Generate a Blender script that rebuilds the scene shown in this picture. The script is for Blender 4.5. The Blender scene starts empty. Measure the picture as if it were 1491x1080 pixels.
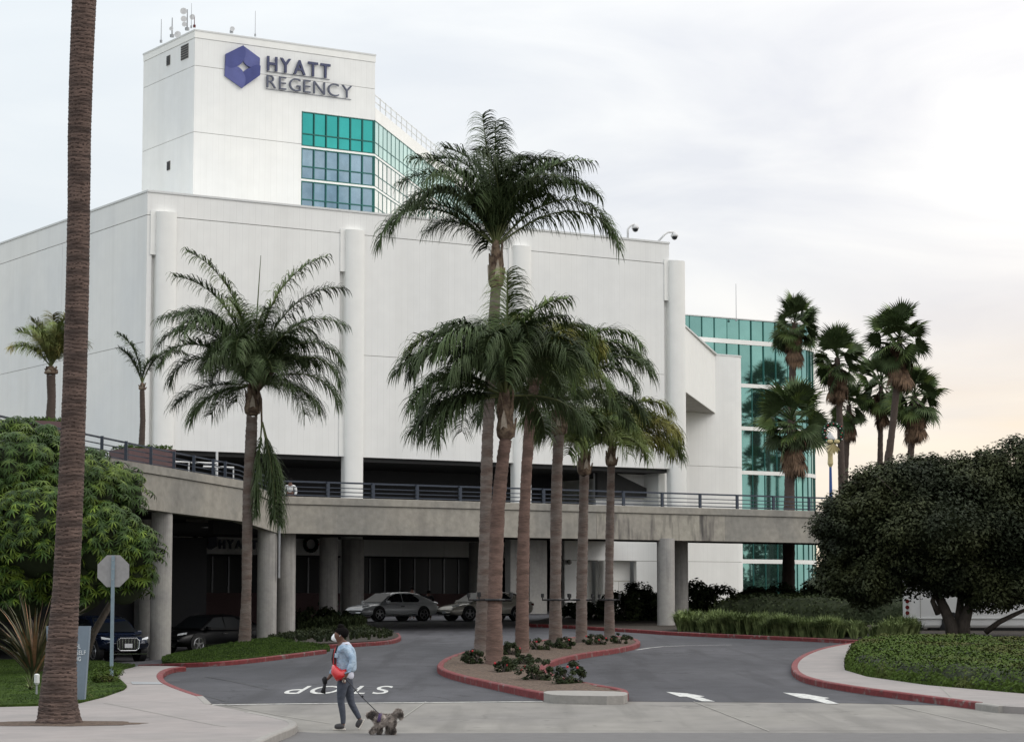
import bpy, math, random
import numpy as np
from math import sin, cos, tan, atan, radians, pi, sqrt
from mathutils import Vector, Matrix
from mathutils.geometry import delaunay_2d_cdt

R = random.Random(7)
NR = np.random.default_rng(7)
scene = bpy.context.scene
COL = scene.collection

# ------------------------------------------------------------------ camera
FPX, HZ, CZ = 3500.0, 885.0, 1.98
PITCH = atan((HZ - 540) / FPX)
cam_d = bpy.data.cameras.new('camera')
cam = bpy.data.objects.new('camera', cam_d)
COL.objects.link(cam)
cam.location = (0, 0, CZ)
cam.rotation_euler = (pi / 2 + PITCH, 0, 0)
cam_d.sensor_width = 36
cam_d.lens = FPX / 1491 * 36
cam_d.clip_end = 5000
scene.camera = cam

# ------------------------------------------------------------------ world and sun
SUN_EL, SUN_AZ = radians(38), radians(-12)      # azimuth measured from +X towards +Y
world = bpy.data.worlds.new('World')
scene.world = world
world.use_nodes = True
wn, wl = world.node_tree.nodes, world.node_tree.links
wn.clear()
def wnode(t, **k):
    n = wn.new(t)
    for a, b in k.items():
        setattr(n, a, b)
    return n
def wmath(op, a, b=None, clamp=False):
    n = wn.new('ShaderNodeMath'); n.operation = op; n.use_clamp = clamp
    for i, v in enumerate((a, b)):
        if v is None: continue
        if isinstance(v, (int, float)): n.inputs[i].default_value = v
        else: wl.new(v, n.inputs[i])
    return n.outputs[0]
def wmix(f, a, b, mode='MIX'):
    n = wn.new('ShaderNodeMix'); n.data_type = 'RGBA'; n.blend_type = mode
    for s, v in ((n.inputs['Factor'], f), (n.inputs['A'], a), (n.inputs['B'], b)):
        if isinstance(v, (int, float)): s.default_value = v
        elif isinstance(v, tuple): s.default_value = (*v, 1)
        else: wl.new(v, s)
    return n.outputs['Result']
sky = wnode('ShaderNodeTexSky', sky_type='NISHITA', sun_disc=False)
sky.sun_elevation = SUN_EL
sky.sun_rotation = pi / 2 - SUN_AZ
tc = wn.new('ShaderNodeTexCoord')
sep = wn.new('ShaderNodeSeparateXYZ'); wl.new(tc.outputs['Generated'], sep.inputs[0])
mp = wn.new('ShaderNodeMapping'); mp.inputs['Scale'].default_value = (1, 1, 3.2)
mp.inputs['Rotation'].default_value = (0, radians(-7), 0)
wl.new(tc.outputs['Generated'], mp.inputs[0])
n1 = wn.new('ShaderNodeTexNoise'); n1.inputs['Scale'].default_value = 5.5; n1.inputs['Detail'].default_value = 7
n1.inputs['Roughness'].default_value = .52; n1.inputs['Distortion'].default_value = .5
wl.new(mp.outputs[0], n1.inputs['Vector'])
up = wmath('MAXIMUM', sep.outputs['Z'], 0.0)
lift = wmath('ADD', wmath('MULTIPLY', wmath('MULTIPLY', up, 1.7, True), wmath('MULTIPLY', up, 1.0)), 1.0)
cl = wmath('MULTIPLY', wmath('SUBTRACT', n1.outputs['Fac'], .36), 3.6, True)
# white overcast on the left, soft mauve greys to the right
side = wmath('ADD', wmath('MULTIPLY', sep.outputs['X'], 2.6), .45, True)
pale = wmix(side, (7.6, 8.0, 8.25), (10.0, 9.75, 9.35))
grey = wmix(side, (7.0, 7.5, 7.9), (7.5, 7.45, 7.8))
cloud = wmix(cl, grey, pale)
gd = Vector((.33, 1, .045)).normalized()
dot = wn.new('ShaderNodeVectorMath'); dot.operation = 'DOT_PRODUCT'
nrm = wn.new('ShaderNodeVectorMath'); nrm.operation = 'NORMALIZE'
wl.new(tc.outputs['Generated'], nrm.inputs[0]); wl.new(nrm.outputs[0], dot.inputs[0]); dot.inputs[1].default_value = gd
g = wmath('POWER', wmath('MAXIMUM', dot.outputs['Value'], 0.0), 34.0)
lowband = wmath('POWER', wmath('SUBTRACT', 1.0, wmath('MULTIPLY', up, 6.0, True)), 1.6)
glow = wmath('MULTIPLY', wmath('MULTIPLY', g, lowband), 1.9, True)
n2 = wn.new('ShaderNodeTexNoise'); n2.inputs['Scale'].default_value = 9; n2.inputs['Detail'].default_value = 4
mp2 = wn.new('ShaderNodeMapping'); mp2.inputs['Scale'].default_value = (1, 1, 9)
wl.new(tc.outputs['Generated'], mp2.inputs[0]); wl.new(mp2.outputs[0], n2.inputs['Vector'])
gl2 = wmath('MULTIPLY', glow, wmath('ADD', wmath('MULTIPLY', n2.outputs['Fac'], .9), .45), True)
cloud = wmix(gl2, cloud, (9.9, 7.9, 5.5))
lifted = wn.new('ShaderNodeVectorMath'); lifted.operation = 'SCALE'
wl.new(cloud, lifted.inputs[0]); wl.new(lift, lifted.inputs['Scale'])
total = wmix(.93, sky.outputs['Color'], lifted.outputs[0])
bg = wn.new('ShaderNodeBackground'); bg.inputs['Strength'].default_value = .105
wl.new(total, bg.inputs['Color'])
wo = wn.new('ShaderNodeOutputWorld'); wl.new(bg.outputs[0], wo.inputs[0])

sun_d = bpy.data.lights.new('sun', 'SUN')
sun_d.energy = .75; sun_d.angle = radians(30); sun_d.color = (1, .96, .9)
sun = bpy.data.objects.new('sun', sun_d); COL.objects.link(sun)
sv = Vector((cos(SUN_EL) * cos(SUN_AZ), cos(SUN_EL) * sin(SUN_AZ), sin(SUN_EL)))
sun.rotation_euler = sv.to_track_quat('Z', 'Y').to_euler()
sun.location = (60, -10, 80)

scene.view_settings.view_transform = 'Standard'
scene.view_settings.look = 'None'
scene.view_settings.exposure = 0.1
scene.view_settings.gamma = 1
scene.view_settings.use_curve_mapping = False
scene.cycles.max_bounces = 6
scene.cycles.diffuse_bounces = 3
scene.cycles.glossy_bounces = 3

# ------------------------------------------------------------------ measuring helpers
cP, sP = cos(PITCH), sin(PITCH)
def ray(px, py):
    u = (px - 745.5) / FPX; v = (540 - py) / FPX
    return Vector((u, cP - v * sP, sP + v * cP))
def at(px, py, Y):
    d = ray(px, py); t = Y / d.y
    return Vector((d.x * t, Y, CZ + d.z * t))
def sstep(a, b, x):
    t = min(1, max(0, (x - a) / (b - a))); return t * t * (3 - 2 * t)
def G(X, Y):
    """height of the ground: level street, then a slope rising to the hotel on the right"""
    y = max(0., min(Y, 150.) - 39.)
    return .0161 * y * sstep(-14.5, -6.5, X)
def gp(px, py, lo=8., hi=260.):
    d = ray(px, py); a, b = lo, hi
    f = lambda Y: CZ + d.z * Y / d.y - G(d.x * Y / d.y, Y)
    y = lo
    while y < hi:
        if f(y) < 0: break
        a = y; y += 1.0
    b = min(y, hi)
    for _ in range(30):
        m = (a + b) / 2
        if f(m) > 0: a = m
        else: b = m
    return (d.x * a / d.y, a)
AL = radians(32.4)
ca, sa = cos(AL), sin(AL)
_o = at(512, 893, 142)
OB = Vector((_o.x, _o.y, 0))
MB_ = Matrix.Translation(OB) @ Matrix.Rotation(AL, 4, 'Z')     # hotel frame: x along the facade, y backwards
MBi = MB_.inverted()
def loc(px, py, q):
    d = ray(px, py)
    t = (q - OB.x * sa + OB.y * ca) / (-d.x * sa + d.y * ca)
    p = MBi @ Vector((d.x * t, d.y * t, CZ + d.z * t))
    return p.x, p.z
def locdir(px, py, P, ang):
    """hit of a view ray with the upright plane through P (s,q) running at ang in the hotel frame -> (distance along, z)"""
    n = (-sin(ang), cos(ang))
    C = MBi @ Vector((0, 0, CZ)); D = MBi.to_3x3() @ ray(px, py)
    t = ((P[0] - C.x) * n[0] + (P[1] - C.y) * n[1]) / (D.x * n[0] + D.y * n[1])
    x, y, z = C.x + D.x * t, C.y + D.y * t, C.z + D.z * t
    return (x - P[0]) * cos(ang) + (y - P[1]) * sin(ang), z

# ------------------------------------------------------------------ materials
MATS = {}
def mat(name, col, rough=.7, metal=0., var=.12, scale=3., col2=None, mix_scale=None, bump=0., bscale=30.,
        stretch=(1, 1, 1), streak=0., streak_scale=(6, 6, .35), ribs=None, spec=.4, trans=0., coat=0., detail=5, m2=(.42, .62), objvar=0., cracks=None, worn=None, dirt=0.):
    m = bpy.data.materials.new(name); m.use_nodes = True
    N, L = m.node_tree.nodes, m.node_tree.links
    b = N['Principled BSDF']
    b.inputs['Roughness'].default_value = rough
    b.inputs['Metallic'].default_value = metal
    b.inputs['Specular IOR Level'].default_value = spec
    if coat: b.inputs['Coat Weight'].default_value = coat; b.inputs['Coat Roughness'].default_value = .05
    if trans: b.inputs['Transmission Weight'].default_value = trans
    tcn = N.new('ShaderNodeTexCoord')
    def mapped(sc):
        mpn = N.new('ShaderNodeMapping'); mpn.inputs['Scale'].default_value = sc
        L.new(tcn.outputs['Object'], mpn.inputs[0]); return mpn.outputs[0]
    def noise(sc, vec, det=detail):
        n = N.new('ShaderNodeTexNoise'); n.inputs['Scale'].default_value = sc; n.inputs['Detail'].default_value = det
        L.new(vec, n.inputs['Vector']); return n.outputs['Fac']
    def ramp(v, a, c, lo, hi):
        r = N.new('ShaderNodeMapRange'); r.inputs[1].default_value = a; r.inputs[2].default_value = c
        r.inputs[3].default_value = lo; r.inputs[4].default_value = hi; L.new(v, r.inputs[0]); return r.outputs[0]
    def mixc(f, a, c, mode='MIX'):
        n = N.new('ShaderNodeMix'); n.data_type = 'RGBA'; n.blend_type = mode
        for s, v in ((n.inputs['Factor'], f), (n.inputs['A'], a), (n.inputs['B'], c)):
            if isinstance(v, (int, float)): s.default_value = v
            elif isinstance(v, tuple): s.default_value = (*v, 1)
            else: L.new(v, s)
        return n.outputs['Result']
    vec = mapped(stretch)
    c = tuple(col)
    cur = c
    if col2:
        cur = mixc(ramp(noise(mix_scale or scale, vec), m2[0], m2[1], 0, 1), c, tuple(col2))
    if var:
        f = ramp(noise(scale * 3.1, vec), .25, .75, 1 - var, 1 + var)
        vm = N.new('ShaderNodeVectorMath'); vm.operation = 'SCALE'
        if isinstance(cur, tuple): vm.inputs[0].default_value = cur
        else: L.new(cur, vm.inputs[0])
        L.new(f, vm.inputs['Scale']); cur = vm.outputs[0]
    if streak:
        f = ramp(noise(1., mapped(streak_scale), 6), .52, .72, 0, streak)
        cur = mixc(f, cur, (.06, .055, .055))
    if dirt:
        f = ramp(noise(1., mapped((.55, .55, .028)), 7), .5, .78, 0, dirt)
        cur = mixc(f, cur, (.33, .32, .28))
        f = ramp(noise(.22, mapped((1, 1, 1)), 3), .56, .66, 0, dirt * .6)
        cur = mixc(f, cur, (.62, .64, .64))
    if worn:
        f = ramp(noise(9., mapped((1, 1, 1)), 8), .50, .66, 0, .9)
        cur = mixc(f, cur, tuple(worn))
    if cracks:
        wv = N.new('ShaderNodeTexVoronoi'); wv.feature = 'DISTANCE_TO_EDGE'; wv.inputs['Scale'].default_value = cracks[0]
        nd = N.new('ShaderNodeTexNoise'); nd.inputs['Scale'].default_value = 1.2; nd.inputs['Detail'].default_value = 6; L.new(tcn.outputs['Object'], nd.inputs['Vector'])
        va = N.new('ShaderNodeVectorMath'); va.operation = 'MULTIPLY_ADD'; L.new(nd.outputs['Color'], va.inputs[0]); va.inputs[1].default_value = (1.5, 1.5, 1.5); L.new(tcn.outputs['Object'], va.inputs[2])
        L.new(va.outputs[0], wv.inputs['Vector'])
        e1 = ramp(wv.outputs['Distance'], 0, .022, 1, 0); e2 = ramp(noise(.25, mapped((1, 1, 1)), 2), .48, .56, 0, cracks[1])
        mm_ = N.new('ShaderNodeMath'); mm_.operation = 'MULTIPLY'; L.new(e1, mm_.inputs[0]); L.new(e2, mm_.inputs[1])
        cur = mixc(mm_.outputs[0], cur, tuple(x * .45 for x in c))
        # tyre tracks and oil drips
        f = ramp(noise(1., mapped((1.6, .09, 1)), 4), .52, .66, 0, .6); cur = mixc(f, cur, tuple(x * .62 for x in c))
        f = ramp(noise(2.6, mapped((1, .6, 1)), 3), .66, .72, 0, .55); cur = mixc(f, cur, tuple(x * .5 for x in c))
    if objvar:
        oi = N.new('ShaderNodeObjectInfo'); f = ramp(oi.outputs['Random'], 0, 1, 1 - objvar, 1 + objvar)
        vm = N.new('ShaderNodeVectorMath'); vm.operation = 'SCALE'
        if isinstance(cur, tuple): vm.inputs[0].default_value = cur
        else: L.new(cur, vm.inputs[0])
        L.new(f, vm.inputs['Scale']); cur = vm.outputs[0]
    h = None
    if ribs:
        sp = N.new('ShaderNodeSeparateXYZ'); L.new(tcn.outputs['Object'], sp.inputs[0])
        src = sp.outputs['X']
        if ribs[2] == 'Y': src = sp.outputs['Y']
        mm = N.new('ShaderNodeMath'); mm.operation = 'PINGPONG'; mm.inputs[1].default_value = ribs[0] / 2
        L.new(src, mm.inputs[0])
        rb = ramp(mm.outputs[0], 0, ribs[1], 1, 0)
        cur = mixc(rb, cur, tuple(x * .90 for x in c))
        inv = N.new('ShaderNodeMath'); inv.operation = 'SUBTRACT'; inv.inputs[0].default_value = 1; L.new(rb, inv.inputs[1])
        h = inv.outputs[0]
    if isinstance(cur, tuple): b.inputs['Base Color'].default_value = (*cur, 1)
    else: L.new(cur, b.inputs['Base Color'])
    if bump or h:
        bn = N.new('ShaderNodeBump'); bn.inputs['Strength'].default_value = max(bump, .25) if h else bump
        bn.inputs['Distance'].default_value = .03
        L.new(h if (h and not bump) else noise(bscale, vec, 4), bn.inputs['Height'])
        L.new(bn.outputs[0], b.inputs['Normal'])
    MATS[name] = m
    return m

WHITE = (.80, .80, .775)
mat('white_panel', WHITE, .75, var=.03, scale=.35, col2=(.76, .765, .75), mix_scale=.12, ribs=(.41, .018, 'X'), streak=.035, streak_scale=(1.2, 1.2, .06), dirt=.09)
mat('white_panel_side', WHITE, .75, var=.03, scale=.35, col2=(.74, .75, .745), mix_scale=.12, ribs=(.6, .018, 'Y'), streak=.04, streak_scale=(.9, .9, .05), dirt=.13)
mat('white_plain', (.80, .80, .77), .7, var=.03, scale=.5, streak=.03, streak_scale=(1.5, 1.5, .1), dirt=.06)
mat('cream_recess', (.72, .70, .60), .8, var=.03)
mat('joint_dark', (.30, .29, .26), .9, var=.05)
mat('coping', (.62, .63, .62), .5, var=.05)
mat('concrete', (.315, .295, .255), .85, var=.16, scale=1.2, col2=(.25, .24, .215), mix_scale=.5, bump=.25, bscale=9, streak=.25, streak_scale=(1.6, 1.6, .3))
mat('concrete_stained', (.345, .325, .275), .85, var=.16, scale=1.2, col2=(.29, .27, .235), mix_scale=.8, bump=.3, bscale=9, streak=.88, streak_scale=(3.2, 3.2, .45))
mat('column_concrete', (.36, .345, .32), .8, var=.1, scale=2, col2=(.31, .30, .285), mix_scale=1.2, bump=.2, bscale=12, streak=.35, streak_scale=(3, 3, .25))
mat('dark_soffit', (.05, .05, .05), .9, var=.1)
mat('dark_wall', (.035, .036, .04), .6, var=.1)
mat('asphalt', (.036, .036, .042), .82, var=.24, scale=.5, col2=(.072, .071, .079), mix_scale=.16, bump=.3, bscale=45, detail=8, stretch=(1, .45, 1), m2=(.38, .68), cracks=(.33, .8))
mat('street_concrete', (.212, .200, .180), .85, var=.17, scale=.5, col2=(.175, .165, .153), mix_scale=.22, bump=.15, bscale=30, detail=8, stretch=(1, .5, 1), cracks=(.22, .55))
mat('street_asphalt', (.125, .12, .118), .85, var=.12, scale=1., bump=.2, bscale=40, detail=8)
mat('sidewalk', (.275, .248, .236), .85, var=.09, scale=.8, col2=(.245, .225, .215), mix_scale=.5, bump=.15, bscale=25, detail=8)
mat('kerb_red', (.16, .024, .025), .7, var=.35, scale=2, col2=(.17, .13, .12), mix_scale=4, m2=(.57, .68), bump=.3)
mat('kerb_grey', (.27, .255, .235), .8, var=.12, scale=3, bump=.2)
mat('paint_white', (.56, .56, .53), .7, var=.12, scale=4, worn=(.20, .20, .205))
mat('soil', (.035, .027, .020), .95, var=.3, scale=8, bump=.5)
mat('ground_dry', (.12, .11, .08), .95, var=.2, scale=.2)
mat('mulch', (.14, .098, .07), .95, var=.4, scale=9, col2=(.075, .052, .04), mix_scale=14, bump=.8, bscale=60)
mat('turf', (.045, .072, .016), .95, spec=.03, var=.3, scale=4, col2=(.024, .04, .012), mix_scale=1.5, bump=.5, bscale=60)
mat('grass_blade', (.062, .105, .020), .8, var=.3, scale=2, col2=(.032, .055, .014), spec=.1)
mat('liriope', (.22, .27, .11), .8, var=.35, scale=2.2, col2=(.06, .085, .03), spec=.1)
mat('hedge_leaf', (.058, .092, .017), .7, var=.5, scale=2.2, col2=(.085, .082, .03), mix_scale=.55, spec=.1, m2=(.50, .66))
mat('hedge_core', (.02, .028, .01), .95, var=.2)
mat('dark_leaf', (.022, .032, .013), .65, var=.4, scale=3, col2=(.04, .052, .02), mix_scale=.7, spec=.15)
mat('ficus_leaf', (.021, .028, .014), .65, var=.5, scale=1.5, col2=(.048, .056, .023), mix_scale=.5, spec=.15)
mat('schefflera_leaf', (.030, .060, .011), .5, var=.4, scale=1.2, col2=(.10, .145, .02), mix_scale=1.3, spec=.15, m2=(.48, .62), objvar=.45)  # bright second tone paints lit leaf tips into the colour
mat('frond_dark', (.048, .072, .027), .55, var=.3, scale=1.2, col2=(.062, .088, .036), mix_scale=.8, spec=.15, objvar=.35)
mat('frond_green', (.070, .108, .032), .55, var=.3, scale=1.2, col2=(.11, .14, .04), mix_scale=.8, spec=.15, objvar=.35)
mat('frond_olive', (.12, .14, .035), .6, var=.3, scale=1.2, col2=(.19, .17, .04), mix_scale=1, spec=.15, objvar=.35)
mat('frond_pale', (.16, .20, .07), .6, var=.3, scale=1.2, col2=(.24, .21, .07), mix_scale=1, spec=.15, objvar=.35)
mat('rachis', (.12, .14, .05), .6)
mat('dead_leaf', (.16, .10, .06), .85, var=.35, scale=2, col2=(.09, .055, .035), mix_scale=2, objvar=.3)
mat('boot', (.20, .145, .10), .85, var=.35, scale=5, col2=(.08, .05, .035), mix_scale=6, bump=.5)
mat('boot_pale', (.42, .36, .29), .8, var=.25, scale=6)
mat('queen_bark', (.165, .135, .118), .9, var=.3, scale=1.8, col2=(.12, .085, .07), mix_scale=1.2, bump=.6, bscale=14, stretch=(1, 1, 4))
mat('queen_bark_red', (.165, .105, .085), .9, var=.3, scale=1.8, col2=(.11, .07, .055), mix_scale=1.2, bump=.6, bscale=14, stretch=(1, 1, 4))
mat('fan_bark', (.075, .055, .045), .9, var=.25, scale=2, bump=.4, stretch=(1, 1, 3))
mat('big_bark', (.125, .085, .07), .92, var=.4, scale=2.2, col2=(.055, .038, .032), mix_scale=1.3, bump=.9, bscale=10, stretch=(1, 1, 7), detail=8)
mat('bark_crack', (.040, .026, .021), .95, var=.2)
mat('tree_bark', (.085, .07, .058), .9, var=.3, scale=4, bump=.6, stretch=(1, 1, .4))
mat('rail_metal', (.045, .055, .075), .45, metal=.3, var=.05)
mat('galvanised', (.33, .34, .35), .5, metal=.5, var=.08)
mat('sign_back', (.30, .29, .29), .55, metal=.35, var=.12, scale=3)
mat('post_blue', (.20, .26, .30), .5, metal=.3)
mat('lamp_blue', (.02, .07, .24), .4, var=.05)
mat('sign_slate', (.15, .19, .23), .6, var=.06)
mat('sign_letter', (.60, .64, .66), .6)
mat('logo_blue', (.115, .13, .32), .38, metal=.25, var=.12, scale=.7)
mat('logo_blue_deep', (.075, .088, .25), .38, metal=.25, var=.12, scale=.7)
mat('logo_edge', (.30, .31, .34), .4, metal=.4)
mat('letter_dark', (.055, .062, .12), .4, metal=.2)
mat('letter_grey', (.09, .10, .14), .5)
mat('glass_teal', (.21, .41, .375), .03, metal=.95, var=.10, scale=.25, spec=.6, objvar=.09)
mat('glass_teal_deep', (.055, .40, .37), .03, metal=.95, var=.12, scale=.25, spec=.6, objvar=.09)
mat('glass_teal_pale', (.50, .74, .65), .06, metal=.8, var=.08, scale=.3, spec=.6, objvar=.09)
mat('glass_pale', (.80, .82, .76), .08, metal=.7, var=.06, scale=.3, spec=.6, objvar=.09)
mat('glass_blue', (.30, .42, .50), .03, metal=.95, var=.12, scale=.6, col2=(.19, .30, .38), mix_scale=.35, spec=.6, objvar=.09)  # blue mottled tint paints reflected cloud into the panes
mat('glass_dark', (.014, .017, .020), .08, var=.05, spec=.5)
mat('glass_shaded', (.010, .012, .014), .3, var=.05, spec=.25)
mat('glass_underlevel', (.03, .12, .11), .05, metal=.8, var=.1, spec=.6)
mat('mullion', (.03, .13, .115), .4, metal=.5)
mat('louvre', (.23, .22, .20), .6)
mat('black', (.012, .012, .013), .5)
mat('rubber', (.016, .016, .017), .8)
mat('car_silver', (.66, .68, .70), .25, metal=.1, var=.02, coat=.6)
mat('car_champagne', (.70, .66, .58), .25, metal=.1, var=.02, coat=.6)
mat('car_black', (.005, .005, .006), .35, metal=.0, var=.02, coat=.0, spec=.25)
mat('car_navy', (.010, .018, .045), .2, metal=.3, var=.02, coat=.8)
mat('chrome', (.62, .63, .64), .15, metal=1., var=0)
mat('rim', (.42, .42, .43), .3, metal=.8, var=.05)
mat('lens', (.75, .78, .80), .1, var=0, spec=.8)
mat('lens_red', (.10, .010, .009), .2, var=0)
mat('plate', (.55, .56, .58), .5, var=.15, scale=25)
mat('bus_white', (.62, .62, .61), .4, var=.05, scale=.6)
mat('skin', (.115, .055, .036), .55, var=.08)
mat('hair', (.008, .007, .007), .95, var=.2, scale=20, spec=.03, bump=.5, bscale=60)
mat('mask', (.82, .84, .86), .8, var=.03)
mat('denim', (.36, .45, .54), .85, var=.22, scale=6, col2=(.25, .35, .47), mix_scale=7, bump=1., bscale=16)
mat('hoodie', (.55, .56, .64), .9, var=.08, scale=6)
mat('red_shirt', (.36, .025, .03), .8)
mat('red_vinyl', (.52, .012, .016), .18, var=.03, coat=.7)
mat('legging', (.050, .058, .078), .75, var=.25, scale=5, bump=.6, bscale=14)
mat('shoe', (.045, .043, .045), .7)
mat('sole', (.60, .56, .50), .7)
mat('strap', (.012, .012, .014), .7)
mat('dog_fur', (.44, .385, .345), .9, var=.45, scale=14, spec=.1, col2=(.10, .085, .078), mix_scale=9)
mat('dog_dark', (.035, .030, .028), .9, var=.3, scale=14)
mat('harness', (.055, .03, .11), .7)
mat('garland', (.012, .035, .016), .8, var=.3, scale=10)
mat('ornament_red', (.40, .02, .02), .2, spec=.8)
mat('ornament_green', (.02, .20, .06), .2, spec=.8)
mat('ornament_silver', (.6, .6, .62), .15, metal=.9)
mat('ribbon_gold', (.52, .43, .22), .4, var=.2, scale=12)
mat('lantern_glass', (.62, .55, .38), .4)
mat('planter', (.115, .07, .07), .8, var=.12)
mat('flower_red', (.45, .02, .03), .6)
mat('flax_green', (.055, .062, .028), .6, var=.3, scale=3, col2=(.10, .085, .045), mix_scale=2.5, objvar=.4)
mat('flax_red', (.22, .12, .065), .6, var=.3, scale=3, col2=(.12, .095, .04), mix_scale=2.5, objvar=.4)
mat('coat_grey', (.28, .28, .29), .9)
mat('coat_black', (.02, .02, .024), .9)
mat('khaki', (.18, .12, .08), .9)
mat('far_green', (.05, .065, .04), .9, var=.3, scale=.4)
mat('dish', (.62, .62, .62), .5)

# ------------------------------------------------------------------ object helpers
ROOTM = {}
def tag(o, label=None, cat=None, group=None, kind=None):
    if label: o['label'] = label
    if cat: o['category'] = cat
    if group: o['group'] = group
    if kind: o['kind'] = kind
    return o
def thing(name, label, cat, loc_=(0, 0, 0), rz=0., group=None, M=None):
    o = bpy.data.objects.new(name, None); COL.objects.link(o)
    o.empty_display_size = .3
    if M is None: M = Matrix.Translation(Vector(loc_)) @ Matrix.Rotation(rz, 4, 'Z')
    o.matrix_world = M
    ROOTM[o.name] = M
    return tag(o, label, cat, group)
def link(name, me, m=None, parent=None, smooth=False, kind=None):
    o = bpy.data.objects.new(name, me); COL.objects.link(o)
    if m is not None and len(me.materials) == 0: me.materials.append(MATS[m] if isinstance(m, str) else m)
    if parent is not None: o.parent = parent
    if smooth: me.polygons.foreach_set('use_smooth', [True] * len(me.polygons))
    if kind: o['kind'] = kind
    return o
def fastmesh(name, V, Fq):
    V = np.asarray(V, dtype=np.float32).reshape(-1, 3); Fq = np.asarray(Fq, dtype=np.int32)
    me = bpy.data.meshes.new(name); k = Fq.shape[1]; n = len(Fq)
    me.vertices.add(len(V)); me.vertices.foreach_set('co', V.ravel())
    me.loops.add(n * k); me.loops.foreach_set('vertex_index', Fq.ravel())
    me.polygons.add(n)
    me.polygons.foreach_set('loop_start', np.arange(0, n * k, k, dtype=np.int32))
    me.polygons.foreach_set('loop_total', np.full(n, k, dtype=np.int32))
    me.update(calc_edges=True); me.validate()
    return me
class MB:
    def __init__(s): s.v = []; s.f = []
    def add(s, vs, fs):
        n = len(s.v); s.v += [tuple(p) for p in vs]; s.f += [tuple(i + n for i in f) for f in fs]; return s
    def box(s, x0, x1, y0, y1, z0, z1, M=None):
        vs = [Vector((x, y, z)) for z in (z0, z1) for y in (y0, y1) for x in (x0, x1)]
        if M is not None: vs = [M @ v for v in vs]
        return s.add(vs, [(0, 2, 3, 1), (4, 5, 7, 6), (0, 1, 5, 4), (2, 6, 7, 3), (0, 4, 6, 2), (1, 3, 7, 5)])
    def prism(s, pts, z0, z1):
        n = len(pts)
        vs = [(x, y, z0) for x, y in pts] + [(x, y, z1) for x, y in pts]
        return s.add(vs, [tuple(range(n))[::-1], tuple(range(n, 2 * n))] + [(i, (i + 1) % n, n + (i + 1) % n, n + i) for i in range(n)])
    def tube(s, path, rad, n=8, cap=True):
        P = [Vector(p) for p in path]
        if not hasattr(rad, '__len__'): rad = [rad] * len(P)
        rings = []; ref = None
        for i, p in enumerate(P):
            t = (P[min(i + 1, len(P) - 1)] - P[max(i - 1, 0)]).normalized()
            if ref is None:
                ref = t.orthogonal().normalized()
            ref = (ref - t * ref.dot(t)).normalized()
            bq = t.cross(ref)
            rings.append([p + (ref * cos(2 * pi * k / n) + bq * sin(2 * pi * k / n)) * rad[i] for k in range(n)])
        vs = [v for r_ in rings for v in r_]
        fs = [(i * n + k, i * n + (k + 1) % n, (i + 1) * n + (k + 1) % n, (i + 1) * n + k) for i in range(len(P) - 1) for k in range(n)]
        if cap: fs += [tuple(range(n))[::-1], tuple(range((len(P) - 1) * n, len(P) * n))]
        return s.add(vs, fs)
    def cyl(s, x, y, z0, z1, r, n=24): return s.tube([(x, y, z0), (x, y, z1)], r, n)
    def ball(s, c, r, seg=10, rg=6, sc=(1, 1, 1)):
        vs = []; fs = []
        for i in range(rg + 1):
            th = pi * i / rg
            for k in range(seg):
                ph = 2 * pi * k / seg
                vs.append((c[0] + r * sc[0] * sin(th) * cos(ph), c[1] + r * sc[1] * sin(th) * sin(ph), c[2] + r * sc[2] * cos(th)))
        for i in range(rg):
            for k in range(seg):
                fs.append((i * seg + k, (i + 1) * seg + k, (i + 1) * seg + (k + 1) % seg, i * seg + (k + 1) % seg))
        return s.add(vs, fs)
    def torus(s, R0, r0, n=24, k=8, M=None, jit=0):
        vs = []; fs = []
        for i in range(n):
            a = 2 * pi * i / n
            for j in range(k):
                b_ = 2 * pi * j / k; rr = r0 * (1 + R.uniform(-jit, jit))
                v = Vector(((R0 + rr * cos(b_)) * cos(a), rr * sin(b_), (R0 + rr * cos(b_)) * sin(a)))
                vs.append(M @ v if M else v)
                fs.append((i * k + j, ((i + 1) % n) * k + j, ((i + 1) % n) * k + (j + 1) % k, i * k + (j + 1) % k))
        return s.add(vs, fs)
    def build(s, name, m, parent=None, world=False, smooth=False, kind=None, bevel=0):
        vs = s.v
        if world and parent is not None:
            inv = ROOTM[parent.name].inverted(); vs = [tuple(inv @ Vector(v)) for v in vs]
        me = bpy.data.meshes.new(name); me.from_pydata(vs, [], s.f); me.update()
        o = link(name, me, m, parent, smooth, kind)
        if bevel:
            b_ = o.modifiers.new('bevel', 'BEVEL'); b_.width = bevel; b_.segments = 2
        return o
def box(name, m, parent, *a, **k): return MB().box(*a).build(name, m, parent, **k)
def copy_tree(o, parent=None):
    c = o.copy(); COL.objects.link(c)
    if parent is not None: c.parent = parent
    for ch in list(o.children): copy_tree(ch, c)
    return c

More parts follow.
